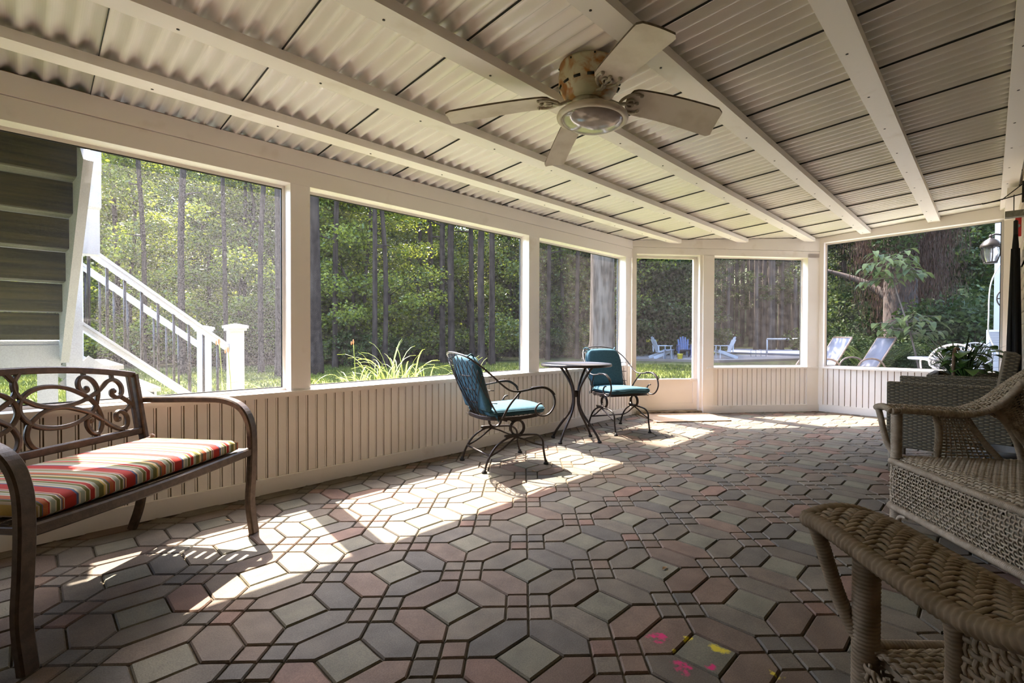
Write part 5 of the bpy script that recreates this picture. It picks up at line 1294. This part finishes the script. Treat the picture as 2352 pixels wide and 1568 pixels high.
cast_chair((*rays(2222, 9.4), GZ + .012), look(2222) + PI / 2 - .3, 'white cast metal chair with a lacy back, farther one beside the table')
ct = empty('cast_metal_table', (*rays(2150, 8.9), GZ + .012), 0, 'round white cast metal table behind the lacy chair', 'table')
m = MB(); m.lathe([(0, .615), (.40, .615), (.41, .625), (.41, .655), (.39, .662), (0, .662)], 40); m.build('tabletop', castal, ct)
for i in range(3):
    a_ = i * 2.1; m = MB(); m.tube(bez([(.05 * math.cos(a_), .05 * math.sin(a_), .60), (.06 * math.cos(a_), .06 * math.sin(a_), .3), (.3 * math.cos(a_), .3 * math.sin(a_), 0)], 5), .018, 8); m.build('leg', castal, ct)

# --- on the outer house wall: lantern, window unit, reel, cable ---
lx, ly, lzz = 8.05, 0.0, 2.02
la = empty('wall_lantern', (lx, ly, lzz), 0, 'black wall lantern with rippled glass hanging outside the end screen', 'lantern')
m = MB(); m.lathe([(0, .19), (.012, .185), (.022, .165), (.014, .15), (.030, .135), (.060, .115), (.088, .075), (.097, .05), (.097, .038), (.085, .036), (.083, .05), (0, .08)], 8); m.build('cap', pbr('aged_bronze', (.012, .008, .006), (.03, .02, .012), 10, .45, metal=.5), la)
cage = MB()
for i in range(6):
    a_ = i * PI / 3 + .2; cage.tube(bez([(.078 * math.cos(a_), .078 * math.sin(a_), .04), (.084 * math.cos(a_), .084 * math.sin(a_), -.05), (.056 * math.cos(a_), .056 * math.sin(a_), -.145)], 5), .006, 6)
cage.lathe([(0, -.155), (.058, -.155), (.062, -.145), (.058, -.135), (0, -.135)], 12); cg = cage.build('cage', black_met, la)
m = MB(); m.lathe([(.072, .036), (.078, -.04), (.052, -.135)], 6); m.build('glass', ripple, cg)
m = MB(); m.lathe([(0, .0), (.015, .0), (.015, -.06), (0, -.06)], 10, (0, 0, .03)); m.build('lamp_socket', white_pl, la)
m = MB(); m.tube(bez([(0, 0, .17), (0, -.04, .185), (0, -.12, .16), (0, YR - ly + .02, .15)], 4), .010, 8); m.lathe([(0, 0), (.055, 0), (.05, .02), (0, .02)], 16, (0, YR - ly + .018, .12), axis=(0, 1, 0)); m.build('wall_arm', black_met, la)
ac = empty('window_air_conditioner', (10.2, YR, 0), 0, 'white window air conditioner sticking out of the outer house wall', 'air conditioner')
m = MB(); m.b2((0, 0, .82), (.50, .235, 1.10)); m.build('case', white_pl, ac)
m = MB()
for i in range(9): m.b2((-.006, .03, .855 + i * .025), (0, .20, .868 + i * .025))
m.build('side_louvres', slate_pl, ac)
m = MB(); m.tube(bez([(8.9, YR + .03, 2.55), (8.9, YR + .05, 2.1), (8.75, YR + .19, 1.7), (8.6, YR + .21, 1.25), (8.6, YR + .20, 1.0), (8.5, YR + .10, .72), (8.5, YR + .03, .55)], 8), .007, 6)
tag(m.build('hanging_cable', cablem), 'thin pale cable hanging in a curve down the outer house wall', 'cable')
m = MB(); m.tube([(8.5 + .0, YR + .03 + .11 * abs(math.cos(a_)), 1.47 + .13 * math.sin(a_)) for a_ in np.linspace(-PI / 2, PI / 2, 14)], .008, 6); m.tube([(8.5, YR, 1.47), (8.5, YR + .14, 1.47)], .008, 6); m.lathe([(0, 0), (.04, 0), (.04, .03), (0, .03)], 12, (8.5, YR + .0, 1.47), axis=(0, 1, 0))
tag(m.build('hose_reel', black_met), 'small dark wheel-shaped hose hanger on the outer house wall', 'hose hanger')
for x, w__ in ((9.3, .12), (13.0, .14)):
    pass
s_ = MB(); s_.b2((13.9, YR, GZ), (14.5, YR + .14, 5.5)); struct(s_.build('trim_%d' % k, ext_white)); k += 1

# ================= THE WOODS =================
def leaves_in(centres, radii, n, size, flat=.55, rs=RS, asp=.55):
    """n leaf quads scattered in a set of ellipsoidal clumps"""
    idx = rs.randint(0, len(centres), n); c = np.asarray(centres)[idx]; r = np.asarray(radii)[idx]
    d = rs.normal(0, 1, (n, 3)); d /= np.linalg.norm(d, axis=1)[:, None]; q = rs.rand(n) ** .45
    P = c + d * q[:, None] * r[:, None] * np.array((1, 1, flat))
    a = rs.normal(0, 1, (n, 3)); a[:, 2] *= .6; a /= np.linalg.norm(a, axis=1)[:, None]; b_ = rs.normal(0, 1, (n, 3)); b_ = np.cross(a, b_); b_ /= np.linalg.norm(b_, axis=1)[:, None]
    s = size * rs.uniform(.6, 1.3, n)[:, None]
    return np.stack([P - a * s, P - b_ * s * asp, P + a * s, P + b_ * s * asp], 1)
def trunk_mesh(H, r0, r1, bend, branches=0, seed=0, zb0=.3, blen=1.6, up=.5):
    rnd = random.Random(seed); m = MB()
    pts = bez([(0, 0, -.3), (bend * rnd.uniform(-.3, .3), bend * rnd.uniform(-.3, .3), H * .3), (bend * rnd.uniform(-1, 1), bend * rnd.uniform(-1, 1), H * .65), (bend * rnd.uniform(-1, 1), bend * rnd.uniform(-1, 1), H)], 8)
    n_ = len(pts); m.tube(pts, 1.0, 9, scale=[r0 * (1 + .35 * max(0, 1 - i / 2)) + (r1 - r0) * i / n_ for i in range(n_)])
    ends = []
    for b_ in range(branches):
        q = zb0 + (1 - zb0) * (b_ + rnd.random()) / branches; i = min(n_ - 1, int(q * n_)); p = np.array(pts[i]); a = rnd.uniform(0, 2 * PI); L_ = blen * rnd.uniform(.6, 1.2) * (1.15 - q * .6)
        e1 = p + np.array((math.cos(a) * L_ * .5, math.sin(a) * L_ * .5, L_ * up * .6)); e2 = p + np.array((math.cos(a + .2) * L_, math.sin(a + .2) * L_, L_ * up))
        rr = (r0 + (r1 - r0) * q) * .38; bp = bez([p, e1, e2], 4); m.tube(bp, 1.0, 6, scale=np.linspace(rr, rr * .3, len(bp))); ends += [e1, e2]
    return m, ends
def make_tree(name, label, group, cat, H, r0, r1, bend, nb, zb0, blen, up, nleaf, lsize, mats, bark, seed, clump=.7, flat=.55):
    t = empty(name, (0, 0, -50), 0, label, cat, group); m, ends = trunk_mesh(H, r0, r1, bend, nb, seed, zb0, blen, up); m.build('trunk', bark, t)
    rs = np.random.RandomState(seed)
    if nleaf:
        Q = leaves_in(ends, [clump * rs.uniform(.6, 1.2) for _ in ends], nleaf, lsize, flat, rs)
        mi = (rs.rand(nleaf) < .35).astype(int); quads('foliage', Q, mats, mi, t)
    return t
TG = 'trees of the woods beyond the lawn'
K = {}
K['low'] = [make_tree('broadleaf_tree', 'slender bright-leaved tree at the edge of the woods', 'bright-leaved trees at the edge of the woods', 'tree', 8.5, .07, .03, .8, 26, .10, 1.9, .35, 15000, .062, [leaf1, leaf2], bark_dk, s, .75) for s in (1, 2, 3)]
K['mid'] = [make_tree('maple_tree', 'tall maple with mid green leaves in the woods', 'mid green maples in the woods', 'tree', 13, .13, .05, 1.0, 30, .16, 2.6, .35, 18000, .080, [leaf2, leaf1], bark_dk, s, 1.0) for s in (4, 5)]
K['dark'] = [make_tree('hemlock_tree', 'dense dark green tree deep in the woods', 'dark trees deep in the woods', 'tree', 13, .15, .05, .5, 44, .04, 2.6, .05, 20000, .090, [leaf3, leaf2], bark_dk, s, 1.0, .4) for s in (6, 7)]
K['bare'] = [make_tree('bare_trunk_tree', 'tall dark bare trunk rising among the leaves of the woods', 'bare dark trunks in the woods', 'tree', 15, .155, .10, b_, 5, .25, 1.3, .1, 0, .1, None, bark_dk, s) for s, b_ in ((8, .25), (9, .5))]
K['pine'] = [make_tree('pine_tree', 'straight grey-brown pine trunk standing in the pine row', 'pine trunks behind the pool terrace', 'tree', 16, .14, .09, .15, 10, .2, .9, -.1, 1500, .07, [leaf3, leaf3], bark_pn, s, .5) for s in (10,)]
def bush(name, label, group, R, H, n, ls, mats, seed):
    t = empty(name, (0, 0, -50), 0, label, 'bush', group); rs = np.random.RandomState(seed); m = MB(); rnd = random.Random(seed); ce = []
    for i in range(16):
        a = rnd.uniform(0, 2 * PI); e = (R * rnd.uniform(.2, .85) * math.cos(a), R * rnd.uniform(.2, .85) * math.sin(a), H * rnd.uniform(.25, .85)); ce.append(e); m.tube(bez([(e[0] * .1, e[1] * .1, -.1), (e[0] * .6, e[1] * .6, e[2] * .6), e], 3), .012, 5)
    m.build('stems', bark_dk, t); Q = leaves_in(ce, [R * rs.uniform(.3, .5) for _ in ce], n, ls, .75, rs); quads('foliage', Q, mats, (rs.rand(n) < .4).astype(int), t); return t
K['dbush'] = [bush('shade_dark_shrub', 'dark green shrub in the shaded thicket of the end window', 'shaded shrubs in the end window', 1.3, 1.6, 8000, .055, [leaf3, leaf3], 23), bush('shade_dark_shrub', 'dark green shrub in the shaded thicket of the end window', 'shaded shrubs in the end window', 1.3, 1.5, 8000, .05, [leaf3, leaf3], 24)]  # thicket shade painted in: both shrubs get only the dark leaf colour
K['shade'] = [make_tree('added_shade_tree', 'unseen tree added for its shade, trunk behind the porch post', None, 'tree', 9.5, .10, .04, .1, 26, .52, 2.4, .25, 16000, .085, [leaf2, leaf1], bark_dk, 51, 1.0)]  # put in for the shade it casts, crown out of view
K['bush'] = [bush('underbrush_shrub', 'leafy shrub in the underbrush at the foot of the woods', 'shrubs at the foot of the woods', 1.3, 1.5, 7000, .055, [leaf2, leaf1], 21), bush('underbrush_shrub', 'leafy shrub in the underbrush at the foot of the woods', 'shrubs at the foot of the woods', 1.2, 1.2, 6000, .05, [leaf3, leaf2], 22)]
used = {}
def plant(kind, px, d, s=1.0, rz=None, z=None, label=None, group=None, sz=None):
    """a tree of the kind at distance d in direction px"""
    lst = K[kind]; c = used.get(kind, 0); src = lst[c % len(lst)]; 
    o = src if (c < len(lst)) else copy_tree(src); used[kind] = c + 1
    x, y = rays(px, d); gz_ = HG(x, y)
    o.location = (x, y, gz_ if z is None else z); o.rotation_euler = (0, 0, rz if rz is not None else (c * 2.399) % 6.28); o.scale = (s, s, sz or s)
    wn_ = [w_ for w_ in WIN if px < w_[0]][0][1]
    if o.get('group'):
        for k0, k1 in ((' at the edge of the woods', ''), (' in the woods', ''), (' deep in the woods', ' deep')): pass
        o['label'] = LAB[kind] + ', seen through the ' + wn_; o['group'] = GRP[kind] + ' seen through the ' + wn_
    ROWS.setdefault((kind, wn_), []).append((px, o))
    return o
WIN = [(685, 'leftmost screen'), (1218, 'widest screen'), (1435, 'third screen'), (1620, 'screen door'), (1875, 'smallest screen'), (9999, 'end window')]
LAB = dict(low='slender bright-leaved tree at the edge of the woods', mid='tall maple with mid green leaves', dark='dense dark green tree deep in the woods', bare='bare dark trunk', pine='straight dark pine trunk in the far row', bush='leafy shrub at the foot of the woods', dbush='thicket shrub with shade painted into its dark leaves', shade='')
GRP = dict(low='bright-leaved trees', mid='mid green maples', dark='dense dark trees', bare='bare trunks', pine='pine trunks', bush='underbrush shrubs', dbush='thicket shrubs', shade='')
ROWS = {}
rnd = random.Random(77)
# dark trunks seen through windows 1-3 (direction, distance, scale)
for px, d, s in [(722, 13.0, 1.35), (770, 15.5, .8), (860, 15, .75), (884, 15.4, .75), (960, 21, .8), (990, 20, 1.0), (1016, 18, 1.0), (1038, 17.5, 1.15), (1085, 19, 1.0), (1106, 16.5, 1.1), (1130, 17.2, 1.0), (1170, 24, .9), (1258, 21, .9), (1290, 24, .9), (1325, 22, .9),
                 (420, 12.5, .9), (520, 14, .7), (600, 13.2, .8), (640, 12.2, .9), (330, 15, .8), (560, 18, .8), (270, 17, .9), (480, 19, .8), (20, 16, 1.0), (120, 17, 1.1), (1480, 30, 1.0), (1560, 29, 1.1), (1640, 34, 1), (1930, 22, 1), (2250, 24, 1)]:
    plant('bare', px, d, s * (1.0 if px == 722 else .72 if px > 700 else .6), sz=s)
# pines behind the pool
for i in range(48):
    plant('pine', 1632 + i * 5.2 + rnd.uniform(-4, 4), rnd.uniform(31, 44), rnd.uniform(.85, 1.25))
for i in range(34):
    plant('dark', -150 + i * 76 + rnd.uniform(-20, 20), rnd.uniform(46, 56), rnd.uniform(1.2, 1.5))
# bright edge trees
for px, d, s in [(-40, 15, 1), (120, 17, 1), (300, 16, 1.0), (430, 18, 1.0), (560, 16.5, 1.0), (665, 17, .9), (760, 19, 1.0), (800, 16.5, .85), (900, 18.5, 1.0), (960, 23, 1), (1060, 23, 1), (1150, 26, 1), (230, 20, 1.1), (620, 21, 1.1), (1400, 33, 1.0), (1290, 30, 1.0), (1960, 30, 1), (830, 17.5, 1.1), (720, 18, 1.1)]:
    plant('low', px, d, s)
for i in range(20):
    px_ = -100 + i * 92 + rnd.uniform(-25, 25); plant('mid', px_, rnd.uniform(22, 30) + (18 if 1560 < px_ < 1930 else 0), rnd.uniform(.9, 1.15))
for i in range(40):
    px_ = -150 + i * 64 + rnd.uniform(-20, 20)
    if not 1600 < px_ < 1880: plant('dark', px_, rnd.uniform(30, 46), rnd.uniform(.95, 1.3))
for px, d in [(1470, 25), (1500, 27), (1540, 26.5), (1590, 27), (1250, 26), (1340, 27), (1200, 24), (1945, 21), (1980, 20), (2070, 21), (2200, 19), (2290, 17), (2140, 17)]:
    plant('dark', px, d, .8)
for i in range(46):
    px = -80 + i * 36 + rnd.uniform(-12, 12); d = 16.5 + (px > 900) * 2.5 + (px > 1150) * 4 + (px > 1400) * 7 + rnd.uniform(-.5, 3)
    if 1600 < px < 1890: continue
    if px < 1440: plant('bush', px, d, rnd.uniform(.7, 1.2))
    else: plant('bush', px, d + 3, rnd.uniform(.7, 1.1))
# bushes in the end window
for px, d, s in [(1940, 14.5, .6), (1965, 13.5, .7), (2010, 13.4, .6), (2060, 11.9, .55), (2100, 12.2, .65), (2150, 13.0, 1.1), (2200, 12.6, 1.2), (2245, 12.0, 1.25), (2270, 13.4, 1.5), (2120, 15.5, 1.5), (2210, 15.2, 1.8), (2030, 16, 1.1)]:
    plant('dbush', px, d, s)
o_ = plant('shade', 1620, 13.5, 1.0); o_['label'] = 'unseen tree added to shade the loungers, behind the post right of the door'
o_ = plant('shade', 1880, 19, 1.2); o_['label'] = 'unseen tree added to shade the bushes, behind the corner post left of the end window'
# the big grey trunk in the third screen
t = empty('grey_bark_tree', (*rays(1382, 17.5), GZ), 0, 'thick grey-barked tree trunk on the lawn in the third screened opening', 'tree')
m, _ = trunk_mesh(15, .46, .34, .3, 0, 31); m.build('trunk', bark_gr, t)
# vine-hung old tree in the end window
t = empty('vine_covered_tree', (*rays(2072, 13.2), GZ), 0, 'old tree hung with red-brown dead vines in the end window', 'tree')
m, ends = trunk_mesh(11, .42, .25, .4, 10, 33, .15, 2.0, .6); m.build('trunk', bark_vine, t)
rs = np.random.RandomState(5)
cc = [(rs.uniform(-1.7, 1.7), rs.uniform(-.8, .8), rs.uniform(2.2, 7.5)) for _ in range(60)]
def drape(cs, n, rs):
    idx = rs.randint(0, len(cs), n); c = np.asarray(cs)[idx]; P = c + rs.normal(0, 1, (n, 3)) * np.array((.28, .28, .9)); a = np.stack([rs.normal(0, .012, n), rs.normal(0, .012, n), rs.uniform(.05, .12, n)], 1); th = rs.uniform(0, PI, n); b_ = np.stack([np.cos(th) * .009, np.sin(th) * .009, 0 * th], 1)
    return np.stack([P - a, P - b_, P + a, P + b_], 1)
quads('dead_vines', drape(cc, 48000, rs), [leaf_dead], None, t)
Q = leaves_in([(-1.5, 0, 4.6), (-1.6, 0, 3.6), (-1.2, .1, 5.6)], [.7, .6, .8], 3000, .05, .9, rs); quads('foliage', Q, [leaf3], None, t)
# broad-leaved sapling in front of it
t = empty('broadleaf_sapling', (*rays(2122, 9.4), GZ), 0, 'young sapling with big pale green leaves on a thin leaning stem in the end window', 'tree')
m = MB(); stem = bez([(.0, 0, 0), (-.02, .10, .6), (-.08, .22, 1.2), (-.16, .42, 2.0), (-.2, .52, 2.55)], 6); m.tube(stem, 1.0, 7, scale=np.linspace(.022, .010, len(stem)))
lf = MB(); rnd2 = random.Random(9)
for bi, (h0, n_, L_) in enumerate([(.48, 9, .45), (.56, 8, .5), (.86, 10, .5), (.93, 10, .45), (1.0, 9, .35)]):
    i0 = min(len(stem) - 1, int(h0 * (len(stem) - 1)))
    for q in range(n_):
        a = q * 2.4 + bi; p = stem[i0]; e = p + np.array((math.cos(a) * L_, math.sin(a) * L_, rnd2.uniform(-.08, .22))); m.tube(bez([p, (p + e) / 2 + np.array((0, 0, .05)), e], 3), .0045, 5)
        for s_ in range(4): b_ = p + (e - p) * (.45 + .18 * s_); leaf_blade(lf, b_, (math.cos(a + (s_ % 2 * 2 - 1) * .9), math.sin(a + (s_ % 2 * 2 - 1) * .9)), rnd2.uniform(.15, .24), rnd2.uniform(.04, .058), .9, .25, n=5, heart=True)
m.build('stem', bark_gr, t); lf.build('foliage', leaf_sap, t)
# fern in front of the bushes
for j, (px, d, lab) in enumerate([(2012, 11.6, 'light green fern with feathery fronds behind the right lounger'), (1990, 12.4, 'light green fern farther back, left of the other fern')]):
    t = empty('fern', (*rays(px, d), GZ), j, lab, 'fern'); V = []; rs = np.random.RandomState(40 + j)
    for f_ in range(14):
        a = f_ * .45 + j; L_ = 1.1 + .3 * rs.rand()
        for q in range(26):
            u = (q + 1) / 26; p = np.array((math.cos(a) * L_ * u * .7, math.sin(a) * L_ * u * .7, L_ * (1.3 * u - .55 * u * u) * .85)); wd = .17 * (1 - u) ** .7 + .01
            for sg in (-1, 1):
                sd = np.array((-math.sin(a), math.cos(a), -.1)) * sg; al = np.array((math.cos(a), math.sin(a), .3)) * .018
                V.append([p - al, p + sd * wd * .5 - al * .6, p + sd * wd, p + sd * wd * .5 + al * .9])
    quads('fronds', np.array(V), [leaf2], None, t)
    m = MB(); m.tube([(0, 0, -.05), (0, 0, .1)], .03, 6); m.build('crown', bark_dk, t)
ORD = ['leftmost', 'second', 'third', 'fourth', 'fifth', 'sixth', 'seventh', 'eighth', 'ninth', 'tenth', 'eleventh', 'twelfth', 'thirteenth', 'fourteenth', 'fifteenth', 'sixteenth']
for (kind, wn_), lst in ROWS.items():
    if kind in ('bare', 'low'):
        lst.sort(key=lambda q: q[0])
        for i, (px, o) in enumerate(lst):
            o['label'] = ('%s from the left' % ORD[i] if i else 'leftmost') + (' bare dark trunk rising in the woods, seen through the ' if kind == 'bare' else ' slender bright-leaved tree edging the woods, seen through the ') + wn_
# drop unused originals
for kk, lst in K.items():
    for i, o in enumerate(lst):
        if i >= used.get(kk, 0):
            for c_ in list(o.children): bpy.data.objects.remove(c_)
            bpy.data.objects.remove(o)
bpy.context.view_layer.update()
